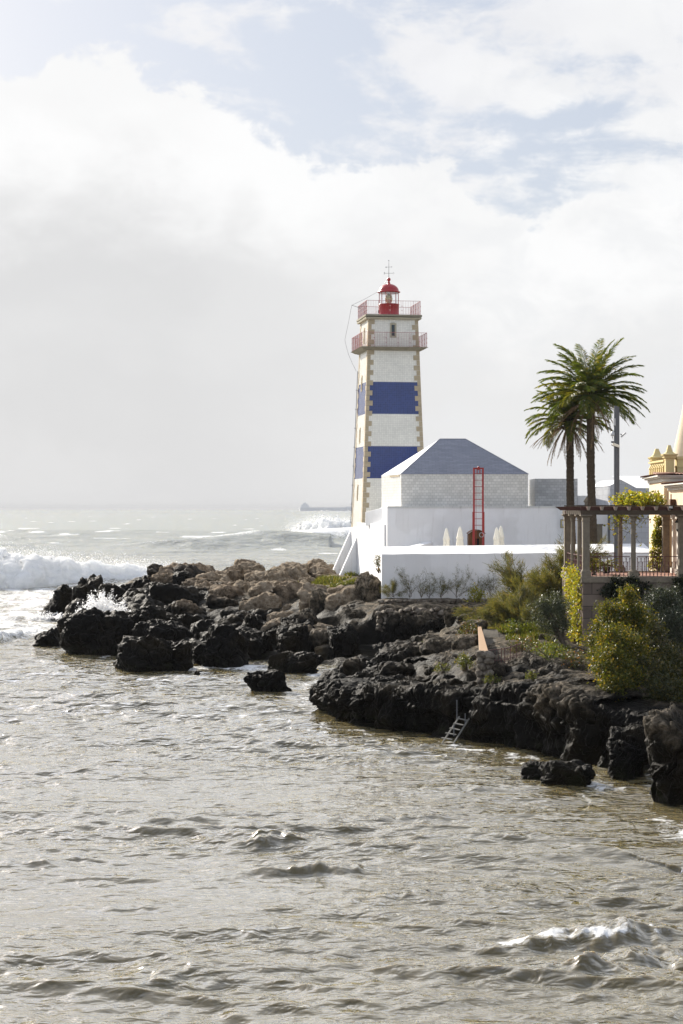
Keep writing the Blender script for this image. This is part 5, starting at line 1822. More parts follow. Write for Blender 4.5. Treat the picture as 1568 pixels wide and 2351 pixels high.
swell([(160, 1256), (250, 1257), (350, 1258), (450, 1258), (580, 1256), (660, 1255), (760, 1254)], [0, .5, 1.3, 2.3, 3.6, 3.4, 2.6], 15, 34, [.1, .55, .62, .68, .62, .15, 0], 15)
swell([(560, 1238), (640, 1240), (720, 1242), (860, 1240), (1000, 1238)], [0, 1.6, 3.2, 3.4, 3], 9, 22, [0, .3, 1, 1, 1], 16)
swell([(-200, 1330), (0, 1338), (200, 1338), (330, 1332), (440, 1330), (520, 1334)], [2.4, 2.2, 1.6, 1.0, .3, 0], 5, 12, [1, 1, 1, .95, .8, 0], 14)
swell([(-300, 1475), (-100, 1476), (0, 1470), (75, 1462), (130, 1456)], [.9, .8, .6, .4, 0], 1.2, 4, [.95, .95, .9, .75, 0], 3.5)
# white wash between the breaker and the headland, wash round every rock
um = 784 + X / np.maximum(Y, 1) * F
wash = np.clip((Y - 112) / 12, 0, 1) * np.clip((212 - Y) / 14, 0, 1) * np.clip((470 - um) / 160, 0, 1)
foam = np.maximum(foam, wash * (.62 + .50 * n1))
wash2 = np.clip((Y - 150) / 12, 0, 1) * np.clip((300 - Y) / 60, 0, 1) * np.clip((um + 100) / 100, 0, 1)
foam = np.maximum(foam, wash2 * (.40 + .45 * n2 + .15 * n1))
shore = np.exp(-((gh + .75) / .45) ** 2)
foam = np.maximum(foam, shore * (.46 + .62 * n1))
sea_wc = fbm(np.stack([X * .06, Y * .030, 0 * X + 3], 1), 3, 91)
foam = np.maximum(foam, np.clip((sea_wc - .26) * 3.2, 0, .8) * np.clip((Y - 230) / 80, 0, 1) * np.clip((2500 - Y) / 800, 0, 1))
foam = np.maximum(foam, np.clip(n2 * 1.2 - .28, 0, .5) * np.clip((75 - Y) / 30, 0, 1))
Zf = Z + np.clip(foam - .55, 0, 1) * (.10 * n1 + .05)
calm = np.where(gh > -1.6, .6, 1.0)
V = np.stack([X + DX * calm, Y + DY * calm, Zf * np.where(Y < 182, calm, 1)], 1)
far = Y > 4000
V[far, 2] *= .2
idx = np.arange(nr * ncol).reshape(nr, ncol)
Q = np.stack([idx[:-1, :-1], idx[:-1, 1:], idx[1:, 1:], idx[1:, :-1]], -1).reshape(-1, 4)
keep = gh[Q].min(1) < 1.6
M['water'], t = material('sea_water')
p = worldpos(t)
sp = t.n('ShaderNodeSeparateXYZ', {0: p})
yy = sp.outputs[1]
fo = t.n('ShaderNodeAttribute', attribute_name='foam').outputs['Fac']
far_ = t.ss(yy, 95.0, 330.0)
silt = t.noise(t.n('ShaderNodeMapping', {0: p, 3: (.25, .12, 1)}).outputs[0], 1.0, 5.0, 0.6)
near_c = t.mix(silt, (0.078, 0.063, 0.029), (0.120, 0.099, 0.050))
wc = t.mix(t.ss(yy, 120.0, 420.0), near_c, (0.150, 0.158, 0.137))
stretch = t.n('ShaderNodeMapping', {0: p, 2: (0, 0, .12), 3: (0.75, 1.25, 1.0)}).outputs[0]
b1 = t.noise(stretch, 2.3, 2.5, 0.55, .35)
b2 = t.noise(stretch, 0.80, 3.0, 0.55, .3)
b3 = t.noise(t.n('ShaderNodeMapping', {0: p, 3: (.25, .42, 1.0)}).outputs[0], 0.7, 5.0, 0.6, .3)
nrm = bump(t, b3, t.m('MULTIPLY', t.ss(yy, 70.0, 150.0), 1.0), t.m('MULTIPLY_ADD', t.ss(yy, 150.0, 260.0), -1.1, 2.1))
nrm = bump(t, b2, t.m('MULTIPLY_ADD', t.ss(yy, 36.0, 80.0), .6, .4), .42, nrm)
gust = t.m('MULTIPLY_ADD', t.ss(t.noise(t.n('ShaderNodeMapping', {0: p, 3: (.10, .20, 1)}).outputs[0], 1.0, 3.0, .55, .4), .36, .62), .75, .25)
nrm = bump(t, b1, t.m('MULTIPLY', t.m('MULTIPLY', t.ss(yy, 110.0, 55.0), .95), gust), .15, nrm)
body = pbsdf(t, wc, 1.0, 0.0, 0, nrm, **{'Subsurface Weight': 1.0, 'Subsurface Radius': (1.0, .82, .45), 'Subsurface Scale': .28})
refl = t.n('ShaderNodeBsdfGlossy', {0: (1, 1, 1, 1), 'Roughness': t.m('MULTIPLY_ADD', far_, .15, .05), 'Normal': nrm}).outputs[0]
fac_ = t.n('ShaderNodeLayerWeight', {0: .5, 'Normal': nrm}).outputs['Facing']
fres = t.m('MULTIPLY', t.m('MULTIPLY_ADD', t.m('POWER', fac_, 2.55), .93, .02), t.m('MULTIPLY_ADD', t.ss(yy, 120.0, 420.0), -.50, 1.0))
wat = t.n('ShaderNodeMixShader', {0: fres, 1: body, 2: refl}).outputs[0]
fl1 = t.noise(t.n('ShaderNodeMapping', {0: p, 3: (1.0, .8, 1.0)}).outputs[0], 1.6, 9.0, 0.68, 1.2)
fl2 = t.noise(p, 7.0, 6.0, 0.7, .6)
fth = t.m('ADD', fo, t.m('ADD', t.m('MULTIPLY', t.m('SUBTRACT', fl1, .5), 1.5), t.m('MULTIPLY', t.m('SUBTRACT', fl2, .5), .6)))
fmask = t.ss(fth, .46, .80)
fcol = t.mix(fl2, (0.62, 0.62, 0.60), (0.86, 0.86, 0.855))
fsh = pbsdf(t, fcol, .85, .15, 0, bump(t, t.m('ADD', fl1, fl2), .7, .12))
out(t, t.n('ShaderNodeMixShader', {0: fmask, 1: wat, 2: fsh}).outputs[0])
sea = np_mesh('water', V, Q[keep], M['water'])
at = sea.data.attributes.new('foam', 'FLOAT', 'POINT')
at.data.foreach_set('value', foam.astype(np.float32))
tag(sea, kind='structure')

# ------------------------------------------------------------------ breakers and spray
M['foam'], t = material('surf_foam')
p = worldpos(t)
f1 = t.noise(p, 1.3, 8.0, .7, .6)
c_ = t.mix(t.ss(f1, .35, .65), (.80, .81, .80), (.94, .94, .93))
a_ = pbsdf(t, c_, .9, .05, 0, bump(t, f1, .5, .3), **{'Subsurface Weight': 1.0, 'Subsurface Radius': (1.0, 1.0, 1.0), 'Subsurface Scale': 1.6})
tr_ = t.n('ShaderNodeBsdfTranslucent', {0: (.9, .9, .88, 1)}).outputs[0]
out(t, t.n('ShaderNodeMixShader', {0: .35, 1: a_, 2: tr_}).outputs[0])
M['spray'], t = material('spray_drops')
out(t, t.n('ShaderNodeMixShader', {0: .5, 1: t.n('ShaderNodeBsdfDiffuse', {0: (.85, .85, .85, 1)}).outputs[0], 2: t.n('ShaderNodeBsdfTranslucent', {0: (.9, .9, .9, 1)}).outputs[0]}).outputs[0])


def breaker(name, uv, H, dep, seed, mat, lump=.28):
    """tumbling bank of foam along the survey points of its foot"""
    pts = np.array([tuple(WP(u, v, EYE * F / (v - 1167)))[:2] for u, v in uv])
    hs = np.array(H, float)
    tt = np.linspace(0, 1, len(pts))
    nl, ns_ = 260, 70
    s = np.linspace(0, 1, nl)
    cx_, cy_ = np.interp(s, tt, pts[:, 0]), np.interp(s, tt, pts[:, 1])
    hh = np.interp(s, tt, hs)
    q = np.linspace(0, 1, ns_)
    S_, Q_ = np.meshgrid(s, q, indexing='ij')
    Xc = np.repeat(cx_, ns_)
    Yc = np.repeat(cy_, ns_)
    Hh = np.repeat(hh, ns_)
    qq = Q_.ravel()
    th = qq * math.pi
    base = np.stack([Xc, Yc - np.cos(th) * dep * (.4 + .6 * Hh / hs.max()) + dep * .4, -.4 + np.sin(th) ** 1.15 * (Hh + .4)], 1)
    nrm_ = np.stack([0 * th, -np.cos(th), np.sin(th)], 1)
    m = hs.max()
    lumpn = fbm(base * (1.5 / m) + seed, 4, seed, .6) * 1.0 + np.abs(fbm(base * (3.0 / m) + seed, 4, seed + 4, .5)) * .6
    topn = np.clip(fbm(np.stack([Xc * 1.1 / m, 0 * Xc + seed, 0 * Xc], 1), 3, seed + 8), -.6, 1)
    V = base + nrm_ * ((lumpn * lump * (Hh + .5))[:, None])
    V[:, 2] += np.sin(th) * topn * Hh * .45
    V[:, 0] += fbm(base * (2 / m) + 9, 3, seed + 2) * .3 * m
    idx = np.arange(nl * ns_).reshape(nl, ns_)
    Fq = np.stack([idx[:-1, :-1], idx[1:, :-1], idx[1:, 1:], idx[:-1, 1:]], -1).reshape(-1, 4)
    o = np_mesh(name, V, Fq, mat)
    return tag(o, kind='stuff'), V, Hh


def spray(name, C, spread, size, n, seed, mat=None):
    rs = np.random.RandomState(seed)
    c = C[rs.randint(0, len(C), n)] + rs.normal(size=(n, 3)) * np.array(spread) + np.array([0, 0, 1]) * np.abs(rs.normal(size=(n, 1))) * spread[2] * .8
    sz = size * rs.lognormal(0, .5, n)
    Vv = (c[:, None, :] + rs.normal(size=(n, 3, 3)) * sz[:, None, None]).reshape(-1, 3)
    return tag(np_mesh(name, Vv, np.arange(n * 3).reshape(-1, 3), mat or M['spray'], smooth=False), kind='stuff')


o, V, Hh = breaker('surf_breaker', [(-220, 1345), (-60, 1348), (60, 1348), (180, 1342), (300, 1336), (380, 1332), (440, 1328)], [3.6, 3.9, 3.3, 2.3, 1.7, 1.0, .3], 7.5, 3, M['foam'])
C = V[V[:, 2] > .55 * Hh]
spray('surf_spray', C, (1.0, 1.3, .45), .014, 60000, 1)
o, V, Hh = breaker('surf_breaker', [(668, 1232), (700, 1238), (750, 1240), (810, 1240), (900, 1240), (1000, 1238)], [1.6, 4.4, 5.6, 5.6, 5.4, 4.6], 7.0, 4, M['foam'])
C = V[V[:, 2] > .6 * Hh]
spray('surf_spray', C, (1.8, 2.0, .9), .03, 40000, 2)
#o, V, Hh = breaker('surf_breaker', [(250, 1262), (360, 1258), (450, 1250), (530, 1238), (575, 1226)], [.2, .5, .9, 1.0, .3], 9.0, 6, M['foam'], .2)
# splash thrown up between the outer rocks
def splash(c, rx, ry, hz, n, sz, seed):
    rs = np.random.RandomState(seed)
    a = rs.uniform(-1, 1, n)
    jets = rs.uniform(-1, 1, 26)
    a = jets[rs.randint(0, 26, n)] + rs.normal(0, .07, n)
    hq = rs.beta(1.1, 2.2, n)
    top = (1 - a ** 2 * .6) * (.55 + .45 * np.abs(np.sin(a * 9 + seed)))
    P = np.stack([c[0] + rx * a * (1 + .25 * hq) + rs.normal(0, .10, n), c[1] + rs.normal(0, ry, n), c[2] + hz * hq * top], 1)
    s = sz * rs.lognormal(0, .5, n)
    Vv = (P[:, None, :] + rs.normal(size=(n, 3, 3)) * s[:, None, None]).reshape(-1, 3)
    return tag(np_mesh('rock_splash', Vv, np.arange(n * 3).reshape(-1, 3), M['spray'], smooth=False), kind='stuff')


cS = WP(238, 1412, 124)
splash((cS.x, 123.5, .5), 1.75, .35, 3.1, 14000, .040, 5)
cS = WP(120, 1418, 141)
splash((cS.x, 140, .1), 1.6, .5, .7, 2500, .04, 6)

# ------------------------------------------------------------------ plants
def leaves(P, sz, seed, aspect=.5, droop=0.0, up=0.3):
    """diamond leaf faces at points P"""
    rs = np.random.RandomState(seed)
    n = len(P)
    a = rs.normal(size=(n, 3))
    a[:, 2] -= droop
    a /= np.linalg.norm(a, axis=1)[:, None]
    r = rs.normal(size=(n, 3))
    r[:, 2] += up
    b = np.cross(a, r)
    b /= np.linalg.norm(b, axis=1)[:, None] + 1e-9
    s = sz * rs.uniform(.6, 1.3, n)[:, None]
    c = np.cross(a, b) * .12
    V = np.stack([P - a * s, P + b * s * aspect + c * s, P + a * s, P - b * s * aspect + c * s], 1).reshape(-1, 3)
    return V, np.arange(n * 4).reshape(-1, 4)


def clump_points(c, r, nclump, per, spread, seed, shell=.55, cut=None):
    rs = np.random.RandomState(seed)
    d = rs.normal(size=(nclump, 3))
    d /= np.linalg.norm(d, axis=1)[:, None]
    rad = rs.uniform(shell, 1.0, (nclump, 1)) ** .7
    cc = d * rad
    cc = cc * (1 + .28 * fbm(cc * 1.8 + seed, 2, seed))[:, None]
    C = np.array(c) + cc * np.array(r)
    if cut is not None:
        C = C[cut(C)]
    n = rs.randint(int(per * .5), int(per * 1.5), len(C))
    P = np.repeat(C, n, axis=0) + rs.normal(size=(n.sum(), 3)) * spread
    return P, C


def lobes_points(lobes, nclump, per, spread, seed, shell):
    PP, CC = [], []
    vol = np.array([lr[0] * lr[2] for _, lr in lobes])
    vol = vol / vol.sum()
    for i, (lc, lr) in enumerate(lobes):
        P, C = clump_points(lc, lr, max(6, int(nclump * vol[i])), per, spread, seed + i * 17, shell)
        PP.append(P)
        CC.append(C)
    return np.concatenate(PP), np.concatenate(CC)


def bush(name, label, cat, c, r, base, nclump, per, spread, sz, lm, seed, aspect=.5, stems=7, shell=.5, group=None, droop=0.0, part='foliage', bark='bark', cut=None, sr=.05, lobes=None):
    root = thing(name, label, cat, base, 0, group)
    if lobes:
        P, C = lobes_points([(WP(u, v, Y), (ru * Y / F, .8 * (ru + rv) / 2 * Y / F, rv * Y / F)) for u, v, Y, ru, rv in lobes], nclump, per, spread, seed, shell)
    else:
        P, C = clump_points(c, r, nclump, per, spread, seed, shell, cut)
    V, Fq = leaves(P, sz, seed, aspect, droop)
    np_mesh(part, V, Fq, M[lm], root, smooth=False)
    if stems:
        rs = random.Random(seed)
        b = MB()
        bb = Vector(base)
        for i in range(stems):
            q = Vector(C[rs.randrange(len(C))])
            mid = bb.lerp(q, .5) + Vector((rs.uniform(-.2, .2), rs.uniform(-.2, .2), rs.uniform(0, .25)))
            b.tube([bb + Vector((rs.uniform(-.1, .1), rs.uniform(-.1, .1), -.1)), mid, q], [sr, sr * .6, sr * .25], 6)
        b.build('stem', M[bark], root)
    return root


def wisps(name, label, cat, base, dirs, L, seed, lm, sprays=60, spray_len=.28, nb=14, stem_r=.03, group=None, lean=(0, 0), density=1.0):
    """tamarisk-like shrub: arching twigs carrying feathery thread leaves"""
    rs = np.random.RandomState(seed)
    root = thing(name, label, cat, base, 0, group)
    b = MB()
    tips = []
    bb = np.array(base, float)
    for i in range(nb):
        az_ = rs.uniform(0, 6.28)
        elv = rs.uniform(*dirs)
        d = np.array([math.cos(az_) * math.cos(elv) + lean[0], math.sin(az_) * math.cos(elv) * .7 + lean[1], math.sin(elv)])
        d /= np.linalg.norm(d)
        ln_ = L * rs.uniform(.6, 1.1)
        pts, p_ = [], bb + rs.normal(size=3) * .05
        dd_ = d.copy()
        for k in range(7):
            pts.append(p_.copy())
            p_ = p_ + dd_ * ln_ / 6
            dd_ = dd_ + rs.normal(size=3) * .16 + np.array([lean[0] * .12, 0, -.06])
            dd_ /= np.linalg.norm(dd_)
        b.tube(pts, [stem_r * (1 - k / 7.5) for k in range(7)], 5)
        for k in range(2, 7):
            tips.append((pts[k], dd_))
            for _ in range(2):
                e = dd_ + rs.normal(size=3) * .55
                e /= np.linalg.norm(e)
                q = pts[k] + e * ln_ * .28 * rs.uniform(.6, 1.2)
                b.tube([pts[k], (pts[k] + q) / 2 + rs.normal(size=3) * .03, q], [stem_r * .35, stem_r * .25, stem_r * .12], 4)
                tips.append((q, e))
                tips.append(((pts[k] + q) / 2, e))
    b.build('branches', M['bark'], root)
    n = int(sprays * density)
    T = np.array([a for a, _ in tips])
    Dt = np.array([d_ for _, d_ in tips])
    T = np.repeat(T, n, axis=0)
    Dt = np.repeat(Dt, n, axis=0)
    Pp = T + rs.normal(size=T.shape) * spray_len * .30
    D_ = Dt + rs.normal(size=Dt.shape) * .45 + np.array([0, 0, .15])
    D_ /= np.linalg.norm(D_, axis=1)[:, None]
    ll = spray_len * rs.uniform(.5, 1.2, len(Pp))[:, None]
    side_ = np.cross(D_, rs.normal(size=D_.shape))
    side_ /= np.linalg.norm(side_, axis=1)[:, None]
    wv = spray_len * .035
    V = np.stack([Pp - side_ * wv, Pp + side_ * wv, Pp + D_ * ll], 1).reshape(-1, 3)
    np_mesh('foliage', V, np.arange(len(V)).reshape(-1, 3), M[lm], root, smooth=False)
    return root


# tamarisk behind the terrace corner
wisps('tamarisk', 'large feathery olive-brown tamarisk between the white wall and the terrace', 'shrub', WP(1225, 1440, 92), (.35, 1.35), 3.2, 3, 'leaf_tam', 46, .40, 26, .055, lean=(-.1, 0))
wisps('tamarisk', 'smaller feathery tamarisk right against the left terrace columns', 'shrub', WP(1292, 1390, 90), (.7, 1.45), 2.8, 4, 'leaf_tam', 46, .36, 16, .045)
wisps('tamarisk', 'low grey-green tamarisk spilling over the bank beside the rusty fence', 'shrub', WP(1180, 1452, 87), (.1, 1.2), 1.7, 5, 'leaf_tam', 50, .36, 18, .04, density=1.3)
sh = [(902, 26, .9, 'round bushy seaside shrub, leftmost along the white wall', 1.6), (942, 46, .8, 'tall shrub with a bare leaning trunk, second from the left along the white wall', .7),
      (968, 38, .75, 'thin bare-stemmed shrub, third from the left along the white wall', .55), (1012, 42, .85, 'upright half-bare shrub, fourth from the left along the white wall', .8),
      (1050, 44, .9, 'spreading half-bare shrub, fifth along the white wall below the red ladder', .9), (985, 30, .6, 'tiny sparse shrub between taller ones at the foot of the white wall', .5), (1105, 46, .8, 'nearly leafless twiggy shrub, tallest of the right-hand group by the white wall', .5),
      (1127, 36, .7, 'small dark twiggy shrub nearest the tamarisk by the white wall', .6)]
for i, (u, hv, ln_, lb, dn) in enumerate(sh):
    yb = 109.0 - .25 * (i % 3)
    wisps('seaside_shrub', lb, 'shrub', WP(u, 1371, yb), (.75, 1.4), hv / F * yb * 1.3, 40 + i, 'leaf_tam', 9, .19, 7, .013, 'shrubs along the white wall', density=dn)
bush('leafy_shrub', 'pale green leafy shrub in front of the white wall by the tamarisk', 'shrub', WP(1095, 1365, 107), (.45, .4, .55), WP(1095, 1384, 107), 30, 26, .12, .06, 'leaf_vine', 51, stems=4)
bush('leafy_shrub', 'sprig of leaves growing out at the left corner of the white wall', 'shrub', WP(868, 1292, 113), (.28, .3, .50), WP(872, 1312, 113), 14, 22, .10, .06, 'leaf_scrub', 52, stems=3)
bush('scrub', 'rust-tinged scrub bush left of the orange coping', 'shrub', WP(1075, 1450, 84), (.55, .8, .45), WP(1075, 1470, 84), 40, 26, .12, .05, 'leaf_scrub', 53, stems=6)
bush('scrub', 'bright green scrub on the rocks under the orange coping', 'shrub', WP(1068, 1520, 72.5), (.35, .5, .28), WP(1068, 1535, 72.5), 24, 26, .08, .045, 'leaf_grass', 54, stems=3)
bush('scrub', 'small green tuft in the middle of the promontory rocks', 'shrub', WP(1015, 1532, 74.3), (.35, .4, .14), WP(1015, 1540, 74.3), 14, 24, .07, .04, 'leaf_grass', 55, stems=2)
bush('scrub', 'yellow-green tuft growing on the cliff edge right of the path', 'shrub', WP(1130, 1560, 68.4), (.3, .3, .14), WP(1130, 1568, 68.4), 14, 24, .07, .04, 'leaf_grass', 56, stems=2)
bush('scrub', 'green tuft on the dark cliff below the olive tree', 'shrub', WP(1222, 1556, 66.5), (.28, .25, .15), WP(1222, 1566, 66.5), 12, 24, .07, .04, 'leaf_grass', 57, stems=2)
bush('scrub', 'green tufts on the back ledge of the promontory', 'shrub', WP(985, 1480, 84), (.6, .6, .15), WP(985, 1490, 84), 14, 24, .09, .045, 'leaf_grass', 58, stems=2)
bush('scrub', 'dry olive-brown scrub between the cobbled path and the olive tree', 'shrub', WP(1205, 1490, 76), (.7, .7, .40), WP(1205, 1505, 76), 46, 30, .13, .045, 'leaf_scrub', 91, stems=6)
bush('scrub', 'low green scrub at the foot of the olive tree above the cliff edge', 'shrub', WP(1262, 1500, 73), (.75, .7, .38), WP(1262, 1515, 73), 46, 30, .13, .045, 'leaf_bank', 92, stems=5)
bush('scrub', 'straggling scrub at the foot of the terrace corner', 'shrub', WP(1322, 1515, 72), (.5, .6, .36), WP(1322, 1530, 72), 34, 30, .13, .045, 'leaf_scrub', 93, stems=5)
bush('scrub', 'brown-green scrub covering the bank left of the olive tree', 'shrub', WP(1195, 1452, 84), (.8, .8, .5), WP(1195, 1475, 84), 50, 32, .15, .05, 'leaf_bank', 94, stems=6)
# olive-like tree left of the terrace
bush('olive_tree', 'grey-green glossy olive tree leaning over the garden slope', 'tree', WP(1262, 1408, 80), (1.0, .9, .95), WP(1296, 1478, 80), 130, 75, .13, .052, 'leaf_olive', 61, .28, 9, shell=.3, part='crown', sr=.07, lobes=[(1262, 1382, 80, 36, 26), (1240, 1408, 80, 26, 30), (1288, 1400, 80, 26, 34), (1262, 1435, 80, 24, 24), (1298, 1435, 80, 14, 24)])
# hanging golden-green bush in front of the terrace wall
bush('golden_bush', 'large golden-green bush hanging over the cliff before the terrace wall', 'shrub', WP(1410, 1468, 67.0), (1.22, .9, 1.80), WP(1440, 1545, 68), 330, 95, .15, .056, 'leaf_gold', 62, .5, 9, shell=.25, droop=.3, lobes=[(1410, 1572, 63.4, 32, 28), (1440, 1378, 68, 16, 28), (1408, 1412, 67.5, 34, 36), (1452, 1420, 68, 34, 42), (1386, 1462, 67, 32, 46), (1420, 1480, 65, 46, 52), (1400, 1530, 64, 34, 40), (1442, 1550, 64, 30, 30), (1372, 1508, 66, 16, 26), (1462, 1500, 67.5, 30, 50)])
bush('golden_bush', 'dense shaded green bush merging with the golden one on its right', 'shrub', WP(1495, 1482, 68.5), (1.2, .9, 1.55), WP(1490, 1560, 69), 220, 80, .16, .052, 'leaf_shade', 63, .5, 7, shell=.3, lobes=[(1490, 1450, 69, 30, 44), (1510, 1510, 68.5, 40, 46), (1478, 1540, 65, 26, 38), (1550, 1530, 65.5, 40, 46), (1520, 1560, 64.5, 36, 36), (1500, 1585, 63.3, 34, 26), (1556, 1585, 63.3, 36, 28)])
bush('olive_tree', 'shaded grey-green olive bush at the right edge below the arch', 'tree', WP(1535, 1440, 71), (1.2, .9, 1.5), WP(1540, 1540, 72), 190, 70, .14, .055, 'leaf_olive_shade', 64, .28, 8, shell=.3, part='crown', lobes=[(1500, 1385, 72, 20, 30), (1528, 1372, 72, 14, 24), (1552, 1378, 72, 16, 30), (1520, 1430, 71.5, 42, 36), (1560, 1450, 71, 34, 50)])
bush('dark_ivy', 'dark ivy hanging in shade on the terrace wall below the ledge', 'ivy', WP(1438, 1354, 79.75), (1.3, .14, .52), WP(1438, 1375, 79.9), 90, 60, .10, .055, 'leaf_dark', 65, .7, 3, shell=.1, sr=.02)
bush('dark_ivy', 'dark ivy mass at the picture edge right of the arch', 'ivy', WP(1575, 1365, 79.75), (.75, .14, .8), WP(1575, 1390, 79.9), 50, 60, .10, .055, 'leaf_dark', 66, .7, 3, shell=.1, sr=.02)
# creeper on the terrace corner
root = thing('creeper', 'bright yellow-green creeper draped down the sunlit left corner of the terrace', 'creeper', WP(1325, 1500, 80.3))
rs_ = np.random.RandomState(67)
PP = []
for i in range(120):
    f = rs_.uniform(0, 1) ** .8
    Yk = 80.2 + rs_.uniform(0, 5.5) * (1 - .5 * f)
    vv = 1310 + f * 165
    zz = VZ(vv, 80.2)
    if vv > 1400 and rs_.uniform() < .5:
        continue
    xx = TX - .10 - abs(rs_.normal()) * .12 * (1 - f * .5)
    PP.append((xx, Yk, zz))
PP = np.array(PP)
Pq = np.repeat(PP, 38, axis=0) + rs_.normal(size=(len(PP) * 38, 3)) * (.09, .18, .17)
V, Fq = leaves(Pq, .06, 67, .75)
np_mesh('foliage', V, Fq, M['leaf_vine'], root, smooth=False)
b = MB()
for i in range(5):
    q = PP[i * 9]
    b.tube([(TX - .1, 80.3 + i * .4, 1.8), (TX - .15, 80.5 + i * .4, 3.6), tuple(q)], [.05, .04, .015], 6)
b.build('stem', M['bark'], root)
# grape vine on the pergola
root = thing('grape_vine', 'yellow-green grape vine growing over the pergola roof before the villa', 'vine', WP(1470, 1163, 83))
P, C = clump_points(WP(1468, 1152, 83), (1.35, 1.8, .42), 120, 26, .12, 68, .1, cut=lambda c: c[:, 2] > bz + .15)
V, Fq = leaves(P, .075, 68, .8)
np_mesh('foliage', V, Fq, M['leaf_vine'], root, smooth=False)
b = MB()
for i in range(26):
    q = Vector(C[i])
    q2 = Vector(C[(i * 7 + 3) % len(C)])
    b.tube([q, q.lerp(q2, .5) + Vector((0, 0, .08)), q2], [.012, .014, .008], 5)
b.build('stem', M['bark'], root)
root = thing('hanging_vine', 'sparse vine tendrils hanging under the pergola beam beside the round column', 'vine', WP(1440, 1182, 81.5))
rs_ = np.random.RandomState(69)
b = MB()
PP = []
for i in range(26):
    uu = rs_.uniform(1398, 1475)
    L_ = abs(rs_.normal()) * .5 + .15
    q0 = WP(uu, 1181, 80.6 + rs_.uniform(0, 2))
    pts = [q0 + Vector((rs_.normal() * .08 * k, 0, -L_ * k / 4)) for k in range(5)]
    b.tube(pts, .008, 4)
    for k in range(5):
        for _ in range(rs_.randint(1, 5)):
            PP.append(np.array(pts[k]) + rs_.normal(size=3) * .06)
b.build('stem', M['bark'], root)
V, Fq = leaves(np.array(PP), .06, 69, .8)
np_mesh('foliage', V, Fq, M['leaf_vine'], root, smooth=False)
root = thing('climbing_ivy', 'bright green ivy climbing the corner of the ochre house behind the terrace', 'ivy', WP(1512, 1312, 87.2))
rs_ = np.random.RandomState(70)
PP = []
for i in range(130):
    f = rs_.uniform(0, 1)
    zz = TZ + f * 2.6
    wd = .42 - .30 * f
    PP.append((UX(1508 + 4 * f, 87.6) + rs_.uniform(-wd, wd), 87.5 + rs_.uniform(-.15, .25), zz))
PP = np.array(PP)
Pq = np.repeat(PP, 24, axis=0) + rs_.normal(size=(len(PP) * 24, 3)) * (.07, .07, .10)
V, Fq = leaves(Pq, .055, 70, .75, .3)
np_mesh('foliage', V, Fq, M['leaf_vine'], root, smooth=False)
MB().tube([(UX(1510, 87.8), 87.8, TZ), (UX(1511, 87.8), 87.8, TZ + 1.3), (UX(1513, 87.8), 87.8, TZ + 2.8)], [.03, .025, .015], 6).build('stem', M['bark'], root)


def strip_frond(m, base, az_, e0, droop, L, wleaf, npair, rs, leaflen=.16, tw=0.0):
    """one feather leaf: a curved rib with two rows of narrow leaflets"""
    n = 16
    p = np.array(base, float)
    h = np.array([math.cos(az_), math.sin(az_), 0])
    sd = np.array([-math.sin(az_), math.cos(az_), 0])
    pts, tans = [], []
    for i in range(n + 1):
        s = i / n
        e = e0 - droop * s ** 1.35
        d = h * math.cos(e) + np.array([0, 0, 1]) * math.sin(e) + sd * tw * s
        d /= np.linalg.norm(d)
        pts.append(p.copy())
        tans.append(d)
        p = p + d * L / n
    pts, tans = np.array(pts), np.array(tans)
    m.tube(pts[::2], [wleaf * (1.15 - i / (n / 2)) + .004 for i in range(len(pts[::2]))], 4)
    for i in range(npair):
        s = .10 + .90 * (i + rs.uniform(-.3, .3)) / npair
        s = min(max(s, .05), 1)
        k = s * n
        i0 = min(int(k), n - 1)
        q = pts[i0] + (pts[i0 + 1] - pts[i0]) * (k - i0)
        d = tans[i0]
        nrm = np.cross(d, sd)
        ll = L * leaflen * (math.sin(math.pi * min(1, .12 + .86 * s)) ** .55) * rs.uniform(.85, 1.15)
        for sg_ in (-1, 1):
            dr = d * (.75 + .4 * s) + sd * sg_ * .85 - nrm * rs.uniform(-.35, .10) + np.array([0, 0, -.18])
            dr /= np.linalg.norm(dr)
            wv = np.cross(dr, np.array([0, 0, 1.0]) + rs.normal(size=3) * .5)
            wv = wv / (np.linalg.norm(wv) + 1e-9) * wleaf * .62
            tip = q + dr * ll + np.array([0, 0, -.18 * ll * rs.uniform(.3, 1.3)])
            mid = q + dr * ll * .5
            b0 = len(m.V)
            m.V += [tuple(q - wv * .5), tuple(q + wv * .5), tuple(mid + wv), tuple(tip), tuple(mid - wv)]
            m.Fc.append((b0, b0 + 1, b0 + 2, b0 + 3, b0 + 4))


